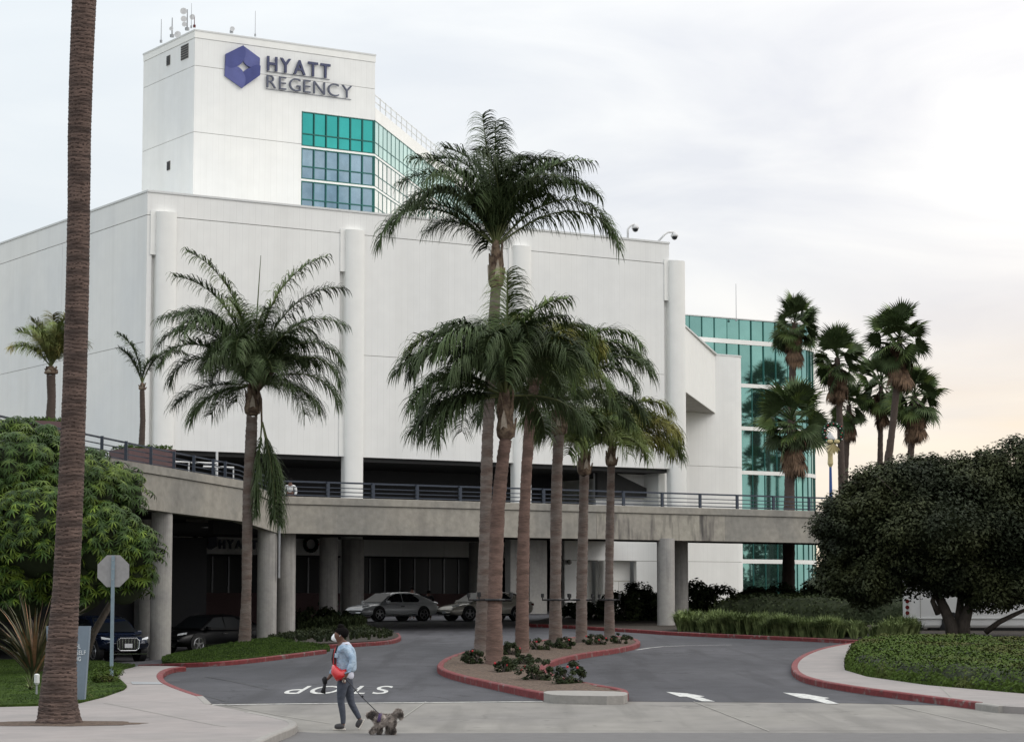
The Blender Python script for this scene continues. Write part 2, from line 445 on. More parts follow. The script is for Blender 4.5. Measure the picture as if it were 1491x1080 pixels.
# ------------------------------------------------------------------ ground sheets
def densify(poly, step=1.0, closed=True):
    out = []; n = len(poly)
    for i in range(n if closed else n - 1):
        a = Vector(poly[i]); b = Vector(poly[(i + 1) % n]); k = max(1, int((b - a).length / step))
        out += [tuple(a.lerp(b, j / k)) for j in range(k)]
    if not closed: out.append(tuple(poly[-1]))
    return out
def smooth_path(pts, it=2, closed=False):
    for _ in range(it):
        new = []; n = len(pts)
        if not closed: new.append(pts[0])
        for i in range(n if closed else n - 1):
            a = pts[i]; b = pts[(i + 1) % n]
            new.append((a[0] * .75 + b[0] * .25, a[1] * .75 + b[1] * .25)); new.append((a[0] * .25 + b[0] * .75, a[1] * .25 + b[1] * .75))
        if not closed: new.append(pts[-1])
        pts = new
    return pts
def inside(x, y, poly):
    c = False; n = len(poly); j = n - 1
    for i in range(n):
        xi, yi = poly[i]; xj, yj = poly[j]
        if (yi > y) != (yj > y) and x < (xj - xi) * (y - yi) / (yj - yi) + xi: c = not c
        j = i
    return c
def sheet(name, poly, m, off, step=1.0, skirt=0., hf=None, parent=None, kind='structure'):
    P = densify(poly, step)
    xs = [p[0] for p in P]; ys = [p[1] for p in P]
    pts = list(P); x = min(xs) + step * .5
    while x < max(xs):
        y = min(ys) + step * .5
        while y < max(ys):
            if inside(x, y, P): pts.append((x + R.uniform(-.01, .01), y + R.uniform(-.01, .01)))
            y += step
        x += step
    n = len(P)
    V2, E, Fc, *_ = delaunay_2d_cdt([Vector(p) for p in pts], [(i, (i + 1) % n) for i in range(n)], [], 1, 1e-5)
    H = lambda x, y: G(x, y) + off + (hf(x, y) if hf else 0)
    vs = [(v.x, v.y, H(v.x, v.y)) for v in V2]; fs = []
    for f in Fc:
        a, b, c = [vs[i] for i in f][:3]
        fs.append(tuple(f) if (b[0] - a[0]) * (c[1] - a[1]) - (b[1] - a[1]) * (c[0] - a[0]) > 0 else tuple(f)[::-1])
    if skirt:
        k0 = len(vs); vs += [(x, y, G(x, y) + off - skirt) for x, y in P]; k1 = len(vs); vs += [(x, y, H(x, y)) for x, y in P]
        fs += [(k0 + i, k0 + (i + 1) % n, k1 + (i + 1) % n, k1 + i) for i in range(n)]
    me = bpy.data.meshes.new(name); me.from_pydata(vs, [], fs); me.update()
    return link(name, me, m, parent, kind=kind)
def ribbon(pts, w, off, h=None, side=0):
    """flat strip (h None) or kerb of section w x h along ground path; side shifts it left (+) or right (-)"""
    P = densify(pts, .6, False); b = MB(); rows = []
    for i, p in enumerate(P):
        a = Vector(P[max(i - 1, 0)]); c = Vector(P[min(i + 1, len(P) - 1)]); t = (c - a).normalized(); nn = Vector((-t.y, t.x))
        q = Vector(p)
        l = q + nn * (w / 2 + side * w / 2); r_ = q - nn * (w / 2 - side * w / 2)
        if h is None: rows.append([(l.x, l.y, G(*l) + off), (r_.x, r_.y, G(*r_) + off)])
        else:
            g0 = G(*q) + off
            c1 = l.lerp(r_, .12); c2 = l.lerp(r_, .88)
            rows.append([(l.x, l.y, g0 - .15), (l.x, l.y, g0 + h - .02), (c1.x, c1.y, g0 + h), (c2.x, c2.y, g0 + h), (r_.x, r_.y, g0 + h - .02), (r_.x, r_.y, g0 - .15)])
    k = len(rows[0]); vs = [v for r_ in rows for v in r_]
    fs = [(i * k + j, i * k + j + 1, (i + 1) * k + j + 1, (i + 1) * k + j) for i in range(len(rows) - 1) for j in range(k - 1)]
    if h is not None: fs += [tuple(range(k)), tuple(range((len(rows) - 1) * k, len(rows) * k))[::-1]]
    b.add(vs, fs); return b
def gpl(*pp): return [gp(*p) for p in pp]

# base terrain
V = []; xs = [-1500, -400, -120, -60] + [-40 + i * 2 for i in range(51)] + [90, 160, 500, 1500]; ys = [-300, -60, 0] + [20 + 3 * i for i in range(50)] + [250, 500, 1200, 3500]
for y in ys:
    for x in xs: V.append((x, y, G(x, y) - .12))
nx = len(xs)
me = bpy.data.meshes.new('ground'); me.from_pydata(V, [], [(j * nx + i, j * nx + i + 1, (j + 1) * nx + i + 1, (j + 1) * nx + i) for j in range(len(ys) - 1) for i in range(nx - 1)])
link('ground', me, 'ground_dry', kind='structure')

edgeL = gp(300, 1024); edgeM = gp(790, 1019.5); edgeR = gp(1240, 1023); edgeR2 = gp(1600, 1032)
# asphalt driveway
road = [(-34, edgeL[1] + .4), edgeL, edgeM, edgeR, edgeR2, (34, edgeR2[1] + 3), (34, 150), (-34, 150)]
sheet('road', road, 'asphalt', 0.0, .9)
# concrete street and gutter in front
st = [(-34, 20), (34, 20), (34, edgeR2[1] + 3), edgeR2, edgeR, edgeM, edgeL, (-34, edgeL[1] + .4)]
sheet('street', st, 'street_concrete', -.004, 1.2)
patch = gpl((425, 1064), (470, 1067), (905, 1066), (1500, 1067), (1700, 1068)) + [(16, 20), (-6, 20)]
sheet('street_asphalt_lane', patch, 'street_asphalt', 0.0, 1.0)
# joints in the concrete
jb = [[(320, 1024), (400, 1040), (482, 1053)], [(465, 1062), (700, 1061), (905, 1062), (1500, 1063)], [(300, 1046), (420, 1057)],
      [(620, 1021), (560, 1063)], [(1010, 1021), (1120, 1064)], [(1300, 1026), (1470, 1064)]]
for i, j in enumerate(jb):
    ribbon(gpl(*j), .025, .006).build('joint', 'joint_dark', kind='structure')
ribbon(gpl((300, 1026), (500, 1023.5), (790, 1021)), .16, .006).build('road_line', 'paint_white', kind='structure')
ribbon(gpl((926, 946), (945, 943), (965, 941), (1000, 939.5), (1066, 938.5)), .11, .006).build('road_line', 'paint_white', kind='structure')
ribbon(gpl((857, 924), (876, 930)), .11, .006).build('road_line', 'paint_white', kind='structure')
# turn arrows
def arrow(pts):
    P = gpl(*pts)
    return sheet('road_arrow', P, 'paint_white', .006, .8)
arrow([(970, 1007), (1000, 1009), (1026, 1013.5), (1019, 1014.5), (1041, 1021), (1022, 1020.5), (1000, 1014), (990, 1014)])
arrow([(1140, 1008), (1172, 1010), (1208, 1016), (1200, 1017), (1222, 1024.5), (1203, 1024), (1178, 1017), (1166, 1016)])
# tar seams and tyre marks
for pts in ([(300, 985), (340, 992), (390, 1003)], [(250, 1003), (300, 1013), (330, 1021)]):
    ribbon(gpl(*pts), .05, .005).build('tar_seam', 'black', kind='structure')

# left sidewalk
kL = smooth_path(gpl((268, 977), (246, 979), (231, 987), (234, 999), (256, 1010), (291, 1022)), 2)
sw = kL + gpl((303, 1034), (360, 1046), (415, 1058), (427, 1063), (420, 1070), (395, 1079), (372, 1090)) + [(-7, 20), (-34, 20), (-34, 39)] + \
    gpl((-60, 1040), (55, 1037), (115, 1033), (150, 1024), (180, 1013), (185, 1008), (172, 996), (168, 988), (180, 981), (203, 975))
sheet('sidewalk', sw, 'sidewalk', .12, .8, skirt=.3)
ribbon(kL, .16, 0, .128).build('red_kerb', 'kerb_red', kind='structure')
ribbon([kL[-1]] + gpl((303, 1034)), .16, 0, .126).build('kerb', 'kerb_grey', kind='structure')
kf = smooth_path(gpl((360, 1046), (415, 1057.5), (428, 1063), (421, 1070), (395, 1080), (372, 1092)), 1) + [(-7, 20)]
ribbon(kf, .15, 0, .127).build('kerb', 'kerb_grey', kind='structure')
for pts in ([(160, 1003), (215, 1003), (262, 1004)], [(0, 1060), (210, 1060), (300, 1057)], [(150, 1038), (330, 1075)]):
    ribbon(gpl(*[(x, y - 6) for x, y in pts]), .02, .127).build('joint', 'joint_dark', kind='structure')
# utility cover in the sidewalk
sheet('access_cover', gpl((190, 1000), (232, 1001), (238, 1004), (193, 1004)), 'galvanised', .128, .8)
# lawn left
lawnL = gpl((-60, 1040), (55, 1036.5), (114, 1032.5), (150, 1023.5), (180, 1012.5), (184.5, 1008), (172, 996), (167, 988), (180, 980.5), (196, 975), (150, 968), (60, 966), (-60, 966))
sheet('lawn', lawnL, 'turf', .16, .8, skirt=.2)
# lawn middle, with a low rise
lawnM = smooth_path(gpl((236, 971), (300, 969), (352, 965), (420, 957), (470, 950), (484, 947), (470, 943.5), (415, 941), (380, 938), (330, 936), (280, 948), (236, 962)), 1, True)
cx = sum(p[0] for p in lawnM) / len(lawnM); cy = sum(p[1] for p in lawnM) / len(lawnM)
hfM = lambda x, y: .16 * sstep(1, 0, sqrt(((x - cx) / 3.2) ** 2 + ((y - cy) / 8) ** 2))
sheet('lawn', lawnM, 'turf', .13, .6, skirt=.3, hf=hfM)
kM = smooth_path(gpl((205, 973), (240, 972), (300, 970.5), (352, 966.5), (420, 958), (472, 951)), 2)
ribbon(kM, .16, 0, .12).build('red_kerb', 'kerb_red', kind='structure')
# planting bed by the paired columns
bed = smooth_path(gpl((375, 941), (450, 943), (520, 940), (565, 937), (582, 932), (578, 926), (545, 917), (500, 912), (440, 914), (380, 918)), 1, True)
sheet('planting_bed', bed, 'soil', .14, .8, skirt=.3)
kB = smooth_path(gpl((410, 945), (460, 945), (520, 941), (566, 938), (583, 932.5), (578, 926)), 2)
ribbon(kB, .15, 0, .13).build('red_kerb', 'kerb_red', kind='structure')
# island with the palms
isl = gpl((640, 974), (643, 982), (672, 992), (730, 1005), (791, 1018.5), (820, 1021), (905, 1023), (911, 1017), (902, 1012), (860, 1005), (812, 994), (790, 984), (790, 975), (812, 966), (850, 957), (895, 951), (926, 944), (930, 938), (912, 932), (870, 930), (800, 936), (740, 945), (690, 952), (655, 963))
islS = smooth_path(isl, 1, True)
sheet('traffic_island', islS, 'mulch', .13, .6, skirt=.3, hf=lambda x, y: .03 * sin(x * 5) * cos(y * 3))
ribbon(islS + [islS[0]], .16, 0, .15).build('red_kerb', 'kerb_red', kind='structure')
nose = gpl((789, 1019), (800, 1022.5), (820, 1024), (905, 1025.5), (916, 1021.5), (908, 1018), (850, 1016.5), (800, 1016.5))
sheet('island_nose', smooth_path(nose, 1, True), 'kerb_grey', .162, .5, skirt=.3)
# far bed right of the island
kF = smooth_path(gpl((760, 912), (820, 914), (880, 918), (930, 921), (985, 925), (1100, 930), (1200, 934.5), (1262, 938)), 1)
bedF = kF + [(20.5, 84), (34, 84), (34, 149), (4, 149)]
sheet('planting_bed', bedF, 'soil', .10, 1.5, skirt=.2)
ribbon(kF, .17, 0, .14).build('red_kerb', 'kerb_red', kind='structure')
# right sidewalk
kR = smooth_path(gpl((1262, 938), (1225, 943), (1190, 951), (1164, 963), (1155, 976), (1162, 988), (1185, 997), (1240, 1007), (1320, 1018), (1426, 1032)), 2)
swR = kR + gpl((1460, 1037), (1620, 1046), (1640, 1028), (1491, 1018), (1350, 1005), (1262, 992), (1230, 982), (1229, 968), (1255, 948), (1275, 940))
sheet('sidewalk', swR, 'sidewalk', .12, .8, skirt=.3)
ribbon(kR, .17, 0, .135).build('red_kerb', 'kerb_red', kind='structure')
ribbon([kR[-1]] + gpl((1460, 1037)), .17, 0, .125).build('kerb', 'kerb_grey', kind='structure')
ribbon(gpl((1160, 982), (1230, 982)), .03, .127).build('joint', 'joint_dark', kind='structure')
ribbon(gpl((1205, 947), (1252, 948)), .03, .127).build('joint', 'joint_dark', kind='structure')
ribbon(gpl((1370, 1008), (1385, 1023)), .03, .127).build('joint', 'joint_dark', kind='structure')

# ------------------------------------------------------------------ hotel podium (the white hall)
S0, S1 = -13.34, 23.23
ZR, ZJ, ZM, ZB = 25.6, 24.17, 16.95, 10.88
BACK = 52.
hall = thing('hotel_podium', 'big white windowless hotel block with tall round columns above the driveway', 'building', M=MB_)
cols_s = [-12.2, 0., 11.85, 23.75]
box('core', 'white_plain', hall, S0 + .25, S1 - .1, .25, BACK, ZB + .02, ZR - .3)
box('parapet_panel', 'white_panel', hall, S0, S1, 0, .3, ZJ + .02, ZR - .12)
box('parapet_panel', 'white_panel_side', hall, S0, S0 + .3, .302, BACK, ZJ + .02, ZR - .12)
box('coping', 'coping', hall, S0 - .04, S1 + .04, -.05, .35, ZR - .118, ZR)
box('coping', 'coping', hall, S0 - .04, S0 + .35, .352, BACK, ZR - .118, ZR)
box('joint', 'joint_dark', hall, S0 + .05, S1 - .05, .08, .2, ZJ - .05, ZJ + .03)
edges = [S0, cols_s[0] - .85, cols_s[1] - .95, cols_s[2] - .95, cols_s[3] - .95]
# bay panels: between columns, leaving a slot at each column's left
for i in range(4):
    a = cols_s[i] - .2 if i < 4 else 0
    b = (cols_s[i + 1] - .95) if i < 3 else None
    if b is None: continue
    for z0, z1 in ((ZB, ZM - .015), (ZM + .015, ZJ - .02)):
        if i == 2 or True:
            box('wall_panel', 'white_panel', hall, a, b, .0, .3, z0, z1)
    box('joint', 'joint_dark', hall, a, b, .05, .2, ZM - .016, ZM + .016)
box('wall_panel', 'white_panel', hall, S0, cols_s[0] - .85, 0, .3, 0.2, ZJ - .02)
# left wall panels run to the ground
q = .302; k = 0
while q < BACK - 1:
    q2 = min(q + 12.4, BACK)
    for z0, z1 in ((0, ZM - .015), (ZM + .015, ZJ - .02)):
        box('wall_panel', 'white_panel_side', hall, S0, S0 + .3, q, q2 - .03, z0, z1)
    q = q2
box('joint', 'joint_dark', hall, S0 + .05, S0 + .25, .31, BACK, ZM - .016, ZM + .016)
box('joint', 'joint_dark', hall, S0 + .05, S0 + .25, .31, BACK, ZJ - .05, ZJ + .03)
slot = [(371, 680), (395, 603), (410, 600), (437, 620)]
slot_px = [224, 495, 744, 964]
for i, s in enumerate(cols_s):
    top = ZJ + .22
    bb = MB(); n = 20
    r = .62
    pts = [(s + r * cos(a), r * .5 * sin(a) - .12) for a in [pi + pi * j / n for j in range(n + 1)]] + [(s + r, .28), (s - r, .28)]
    bb.prism(pts, 1.3 if i in (1, 2) else .2, top)
    bb.build('column', 'white_plain' , hall)
    box('column_cap', 'coping', hall, s - r - .33, s + r + .02, -.02, .29, top + .002, top + .05)
    zt = loc(slot_px[i], slot[i][0], 0)[1]; zb = max(loc(slot_px[i], slot[i][1], 0)[1], 5)
    x0 = s - .95; x1 = s - r
    box('slot_filler', 'white_plain', hall, x0 + .002, x1, -.06, .3, zt, top)
    box('slot_filler', 'white_plain', hall, x0 + .002, x1, -.06, .3, ZB if i else .2, zb)
    box('slot_back', 'cream_recess', hall, x0 + .002, x1, .30, .36, zb, zt)
# soffit and entrance level above the plaza
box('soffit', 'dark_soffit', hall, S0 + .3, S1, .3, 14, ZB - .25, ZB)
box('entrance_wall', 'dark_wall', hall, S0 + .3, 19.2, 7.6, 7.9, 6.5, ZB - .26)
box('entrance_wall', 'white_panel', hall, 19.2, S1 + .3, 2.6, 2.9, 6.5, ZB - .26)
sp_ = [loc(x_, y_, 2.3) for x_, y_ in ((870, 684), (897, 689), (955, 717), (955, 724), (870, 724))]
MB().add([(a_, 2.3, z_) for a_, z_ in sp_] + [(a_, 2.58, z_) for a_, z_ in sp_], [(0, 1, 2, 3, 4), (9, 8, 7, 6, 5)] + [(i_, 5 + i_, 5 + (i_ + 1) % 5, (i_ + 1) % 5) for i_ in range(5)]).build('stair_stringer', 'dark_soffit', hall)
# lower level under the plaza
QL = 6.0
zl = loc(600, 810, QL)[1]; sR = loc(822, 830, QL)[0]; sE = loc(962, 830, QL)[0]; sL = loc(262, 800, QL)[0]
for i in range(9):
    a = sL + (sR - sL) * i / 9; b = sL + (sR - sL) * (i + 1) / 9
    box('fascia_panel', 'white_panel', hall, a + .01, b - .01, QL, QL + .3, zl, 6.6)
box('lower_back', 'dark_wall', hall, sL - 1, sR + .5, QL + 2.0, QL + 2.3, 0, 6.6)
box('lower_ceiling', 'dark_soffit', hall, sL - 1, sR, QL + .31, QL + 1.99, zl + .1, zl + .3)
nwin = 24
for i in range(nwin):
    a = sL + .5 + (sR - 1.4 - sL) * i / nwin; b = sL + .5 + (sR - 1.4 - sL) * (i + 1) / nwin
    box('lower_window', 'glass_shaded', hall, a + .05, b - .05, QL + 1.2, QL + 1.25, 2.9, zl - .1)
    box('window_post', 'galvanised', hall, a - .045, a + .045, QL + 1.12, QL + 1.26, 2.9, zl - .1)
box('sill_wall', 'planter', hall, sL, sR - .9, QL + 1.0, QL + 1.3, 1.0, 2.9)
box('end_wall', 'dark_wall', hall, sR - .9, sR - .1, QL - 1, QL + 2, 0, zl)
# lit service wall with recessed doors right of the covered drive
QS = 1.0
sV = loc(822, 830, QS)[0]; sE = loc(962, 830, QS)[0]
box('return_wall', 'dark_wall', hall, sV, sV + .3, QS + .31, QL + 2, .8, 6.6)
dA = (loc(853, 850, QS)[0], loc(871, 850, QS)[0]); dB = (loc(892, 850, QS)[0], loc(927, 850, QS)[0])
zdt = loc(890, 816, QS)[1]
box('fascia_panel', 'white_panel', hall, sV, sE, QS, QS + .3, zdt + .02, 6.6)
box('joint', 'joint_dark', hall, sV, sE, QS + .05, QS + .2, zdt - .01, zdt + .021)
for a, b in ((sV, dA[0]), (dA[1], dB[0]), (dB[1], sE)):
    box('wall_panel', 'white_panel', hall, a, b, QS, QS + .3, .8, zdt - .01)
for a, b in (dA, dB):
    box('door_recess', 'cream_recess', hall, a, b, QS + .75, QS + .85, .8, zdt - .01)
    m_ = (a + b) / 2
    for x0, x1 in ((a + .03, m_ - .015), (m_ + .015, b - .03)):
        box('door', 'white_plain', hall, x0, x1, QS + .68, QS + .74, .8, zdt - 1.3)
    box('door_head', 'white_plain', hall, a + .03, b - .03, QS + .68, QS + .74, zdt - 1.25, zdt - .02)
bb = MB(); bb.prism([(dA[1] + .35 + .32 * cos(j * pi / 8), QS - .1 + .32 * sin(j * pi / 8)) for j in range(16)], .8, zdt - .02)
bb.build('pilaster', 'white_plain', hall)
box('return_wall', 'white_panel_side', hall, sE - .3, sE, QS + .3, 22, .8, 6.6)

# plaza deck over the covered drive (left) with dark beams
plaza = thing('plaza_deck', 'dark concrete deck spanning from the elevated road to the white hotel block', 'deck', M=MB_)
sD = loc(816, 790, -10)[0]
for a_, b_, c_, d_ in ((-75, sR, -36.2, -17.), (-75, sR, -9., QL - .02), (-75, -14., -17., -9.)): box('slab', 'dark_soffit', plaza, a_, b_, c_ + .002, d_, 6.2, 6.45)  # hidden left end stretched on to keep the ground below dark
box('retaining_wall', 'dark_wall', plaza, -75, sL - .6, 1.0, 1.4, 0, 6.0)  # dark walls added to keep light from under the ramp
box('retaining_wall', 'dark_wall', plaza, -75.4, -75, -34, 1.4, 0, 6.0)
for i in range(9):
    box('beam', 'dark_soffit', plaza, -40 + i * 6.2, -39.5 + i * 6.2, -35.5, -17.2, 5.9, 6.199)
for px, py, q_ in ((512, 893, -.3), (695, 890, 1.5), (478, 888, -3.), (780, 900, -6), (752, 900, -6)):
    s_, z_ = loc(px, py, q_)
    wd = .53 if px in (512, 695, 478) else .45
    if px >= 750:
        box('pier', 'column_concrete', plaza, s_ - .6, s_ + .6, q_ - .3, q_ + .3, .9, 6.0)
    elif px != 512:
        MB().cyl(s_, q_, .9, 6.0, wd).build('column', 'column_concrete', plaza, smooth=False)
MB().cyl(0, -.12, 1.25, 6.0, .66, 28).build('column', 'column_concrete', plaza)

# ------------------------------------------------------------------ tower
QT = 12.
tower = thing('hotel_tower', 'tall white hotel tower with teal window bands rising behind the windowless block', 'building', M=MB_)
T0, T1, ZT = -5.0, 8.04, 38.45
zj1, zj2 = 36.13, 31.87
TD = 8.0
bandz = [(loc(440, a, QT)[1], loc(440, b, QT)[1], loc(440, c, QT)[1]) for a, b, c in ((162.8, 194.3, 211.5), (216, 242, 259.5), (264, 290, 305))]
w0 = 2.66
box('core', 'white_plain', tower, T0 + .2, T1 - .2, QT + .2, QT + TD - .2, ZR - .5, ZT - .2)
# front panels
rows = [(ZR - .6, zj2 - .015), (zj2 + .015, zj1 - .015), (zj1 + .015, ZT - .55)]
for z0, z1 in rows[:2]:
    box('wall_panel', 'white_panel', tower, T0, w0, QT, QT + .25, z0, z1)
box('wall_panel', 'white_panel', tower, w0, T1, QT, QT + .25, bandz[0][0] + .01, zj1 - .015)
box('wall_panel', 'white_panel', tower, T0, T1, QT, QT + .25, *rows[2])
box('parapet_panel', 'white_plain', tower, T0 - .03, T1 + .03, QT - .03, QT + .25, ZT - .53, ZT - .1)
box('coping', 'coping', tower, T0 - .06, T1 + .06, QT - .06, QT + .3, ZT - .098, ZT)
for z in (zj1, zj2): box('joint', 'joint_dark', tower, T0 + .02, T1 if z == zj1 else w0, QT + .04, QT + .2, z - .016, z + .016)
# left side panels
for z0, z1 in rows:
    box('wall_panel', 'white_panel_side', tower, T0, T0 + .25, QT + .252, QT + TD, z0, z1)
box('parapet_panel', 'white_plain', tower, T0 - .03, T0 + .25, QT + .252, QT + TD, ZT - .53, ZT - .1)
box('coping', 'coping', tower, T0 - .06, T0 + .3, QT + .302, QT + TD + .05, ZT - .098, ZT)
for z in (zj1, zj2): box('joint', 'joint_dark', tower, T0 + .04, T0 + .2, QT + .26, QT + TD - .05, z - .016, z + .016)
def s_side(px, py, s):
    C = MBi @ Vector((0, 0, CZ)); D = MBi.to_3x3() @ ray(px, py); t = (s - C.x) / D.x
    return C.y + D.y * t, C.z + D.z * t
for (xa, ya, xb, yb) in ((264, 68, 274.5, 84), (243, 82.5, 248, 94), (243.5, 236, 248, 247)):
    qa, za = s_side(xa, (ya), T0); qb, zb = s_side(xb, yb, T0)
    qa, qb = max(qa, qb), min(qa, qb); z1, z0 = max(za, zb), min(za, zb)
    fr = box('vent', 'louvre', tower, T0 - .03, T0 + .02, qb, qa, z0, z1)
    nsl = 6
    for j in range(nsl):
        zz = z0 + (z1 - z0) * (j + .5) / nsl
        box('slat', 'black', fr, T0 - .06, T0 - .031, qb + .05, qa - .05, zz - .045, zz + .03)
# window bands on the front
def window_band(parent, P, ang, L, n, z_top, z_mid, z_bot, glass, depth=.08, mull='mullion', mw=.035, f0=-.01):
    """panes and mullions along a wall direction; band > pane, mullion"""
    e = (cos(ang), sin(ang)); nn = (sin(ang), -cos(ang))
    M = Matrix(((e[0], -nn[0], 0, P[0]), (e[1], -nn[1], 0, P[1]), (0, 0, 1, 0), (0, 0, 0, 1)))
    fr = MB()
    for z in (z_top, z_mid, z_bot) if z_mid else (z_top, z_bot):
        fr.box(0, L, f0 + .01, .14, z - mw, z + mw, M)
    band = fr.build('window_band', mull, parent)
    for i in range(n + 1):
        x = L * i / n
        MB().box(x - mw, x + mw, f0, .145, z_bot - .03, z_top + .03, M).build('mullion', mull, band)
    for i in range(n):
        for a, b in (((z_mid, z_top), (z_bot, z_mid)) if z_mid else ((z_bot, z_top),)):
            tx = R.uniform(-.004, .004); tz = R.uniform(-.006, .006)
            x0, x1 = L * i / n + .036, L * (i + 1) / n - .036
            vs = [(x0, depth + tx, a + .036), (x1, depth - tx, a + .036), (x1, depth - tx + tz, b - .036), (x0, depth + tx + tz, b - .036)]
            vs2 = [(x, y + .03, z) for x, y, z in vs]
            MB().add([M @ Vector(v) for v in vs + vs2], [(0, 1, 2, 3), (7, 6, 5, 4), (0, 4, 5, 1), (3, 2, 6, 7), (0, 3, 7, 4), (1, 5, 6, 2)]).build('pane', glass, band)
    return band
gl = ('glass_teal_deep', 'glass_blue', 'glass_blue')
for (a, m_, b), gname in zip(bandz, gl):
    window_band(tower, (w0, QT), 0, T1 - w0, 6, a, m_, b, gname)
for i in range(3):
    z1 = bandz[i][2]; z0 = bandz[i + 1][0] if i < 2 else ZR - .6
    box('spandrel', 'white_plain', tower, w0, T1, QT + .003, QT + .2, z0 + .036, z1 - .036)
# receding wing
WA = radians(46.5)
WL = 46.
WP = (T1, QT)
we = (cos(WA), sin(WA))
wing_top = locdir(552, 162, WP, WA)[1]
def wbox(name, m, x0, x1, y0, y1, z0, z1, par=tower):
    M = Matrix(((we[0], -we[1], 0, WP[0]), (we[1], we[0], 0, WP[1]), (0, 0, 1, 0), (0, 0, 0, 1)))
    return MB().box(x0, x1, y0, y1, z0, z1, M).build(name, m, par)
NW = 40
for (a, m_, b), gname in zip(bandz, ('glass_teal_pale', 'glass_pale', 'glass_pale')):
    window_band(tower, WP, WA, WL, NW, a, m_, b, gname, depth=.02, mw=.035, f0=-.002)
for i in range(3):
    z1 = bandz[i][2]; z0 = bandz[i + 1][0] if i < 2 else ZR - .6
    wbox('spandrel', 'white_plain', .02, WL, .003, .2, z0 + .036, z1 - .036)
wbox('parapet_panel', 'white_plain', .05, WL, -.02, .3, bandz[0][0] + .036, wing_top)
wbox('core', 'white_plain', .2, WL, .2, 14, ZR - .5, wing_top - .2)
wbox('recess', 'glass_dark', 23.5, 25.6, -.05, .02, bandz[2][0], bandz[1][0] - .5)
rl = MB()
for j in range(31): rl.box(.1 + j * 1.5, .15 + j * 1.5, .02, .07, wing_top, wing_top + .95)
Mw = Matrix(((we[0], -we[1], 0, WP[0]), (we[1], we[0], 0, WP[1]), (0, 0, 1, 0), (0, 0, 0, 1)))
roof_rail = thing('roof_railing', 'thin pale safety railing along the roof edge of the receding tower wing', 'railing', M=MB_ @ Mw)
for j in range(31):
    box('post', 'coping', roof_rail, .1 + j * 1.5, .16 + j * 1.5, .02, .08, wing_top, wing_top + .95)
for z in (.45, .9): box('rail', 'coping', roof_rail, .05, 45.2, .082, .13, wing_top + z, wing_top + z + .06)

# letters
def text_mesh(t, size, ext, bold=0.):
    c = bpy.data.curves.new('letter', 'FONT'); c.body = t; c.size = size; c.extrude = ext; c.offset = bold; c.align_x = 'LEFT'
    c.resolution_u = 6
    o = bpy.data.objects.new('letter', c); COL.objects.link(o)
    dg = bpy.context.evaluated_depsgraph_get(); dg.update()
    me = bpy.data.meshes.new_from_object(o.evaluated_get(dg)); bpy.data.objects.remove(o)
    return me
def letters(word, x0, x1, z0, h, y, m, parent, ext=.06, bold=0., M=None, name='letter'):
    """individual letters fitted between x0 and x1 on an upright wall; local x along, z up"""
    ms = [text_mesh(ch, 1, ext, bold) if ch != ' ' else None for ch in word]
    caps = []
    for me in ms:
        if me is None: caps.append((0, .35)); continue
        xs_ = [v.co.x for v in me.vertices]; caps.append((min(xs_), max(xs_)))
    gap = .16
    tot = sum(b - a for a, b in caps) + gap * (len(caps) - 1)
    k = (x1 - x0) / tot; x = x0; out = []
    for me, (a, b) in zip(ms, caps):
        if me is not None:
            hz = max(v.co.y for v in me.vertices) if word[0] != 'x' else .7
            for v in me.vertices:
                X = (v.co.x - a) * k + x; Z = z0 + v.co.y * h / .69; Y = y - v.co.z
                v.co = (X, Y, Z) if M is None else M @ Vector((X, Y, Z))
            me.update(); out.append(link(name, me, m, parent))
        x += (b - a + gap) * k
    return out
sign = thing('rooftop_sign', 'blue hexagon logo beside dark HYATT REGENCY letters high on the white tower', 'sign', M=MB_)
lx0, _ = loc(387.5, 100, QT); lx1, _ = loc(479.5, 108, QT); 
zb1 = loc(388, 103, QT)[1]; zt1 = loc(388, 82.5, QT)[1]
letters('HYATT', lx0, lx1, zb1, zt1 - zb1, QT - .13, 'letter_dark', sign, bold=.014)
rx0, _ = loc(387, 120, QT); rx1, _ = loc(511, 135, QT)
zb2 = loc(388, 128.5, QT)[1]; zt2 = loc(388, 109.5, QT)[1]
letters('REGENCY', rx0, rx1, zb2, zt2 - zb2, QT - .13, 'letter_grey', sign, bold=-.012)
box('mounting_rail', 'letter_grey', sign, lx0, lx1, QT - .06, QT - .02, zb1 - .07, zb1 - .045)
box('mounting_rail', 'letter_grey', sign, rx0, rx1, QT - .06, QT - .02, zb2 - .07, zb2 - .045)
def lg(x, y):
    s_, z_ = loc(x / 3.6, y / 3.6, QT); return (s_, z_)
top_, UR, RM, LR, bot_, LL, LM, UL = [lg(*p) for p in ((1265, 243), (1352, 310), (1352, 352), (1352, 400), (1265, 465), (1175, 400), (1177, 345), (1180, 285))]
st_, sr_, sb_, sl_ = [lg(*p) for p in ((1268, 318), (1310, 358), (1268, 388), (1232, 352))]
def arc(a, b, bulge, n=7):
    out = []
    dx, dz = b[0] - a[0], b[1] - a[1]
    for i in range(1, n):
        t = i / n; k_ = bulge * 4 * t * (1 - t); out.append((a[0] + dx * t - dz * k_, a[1] + dz * t + dx * k_))
    return out
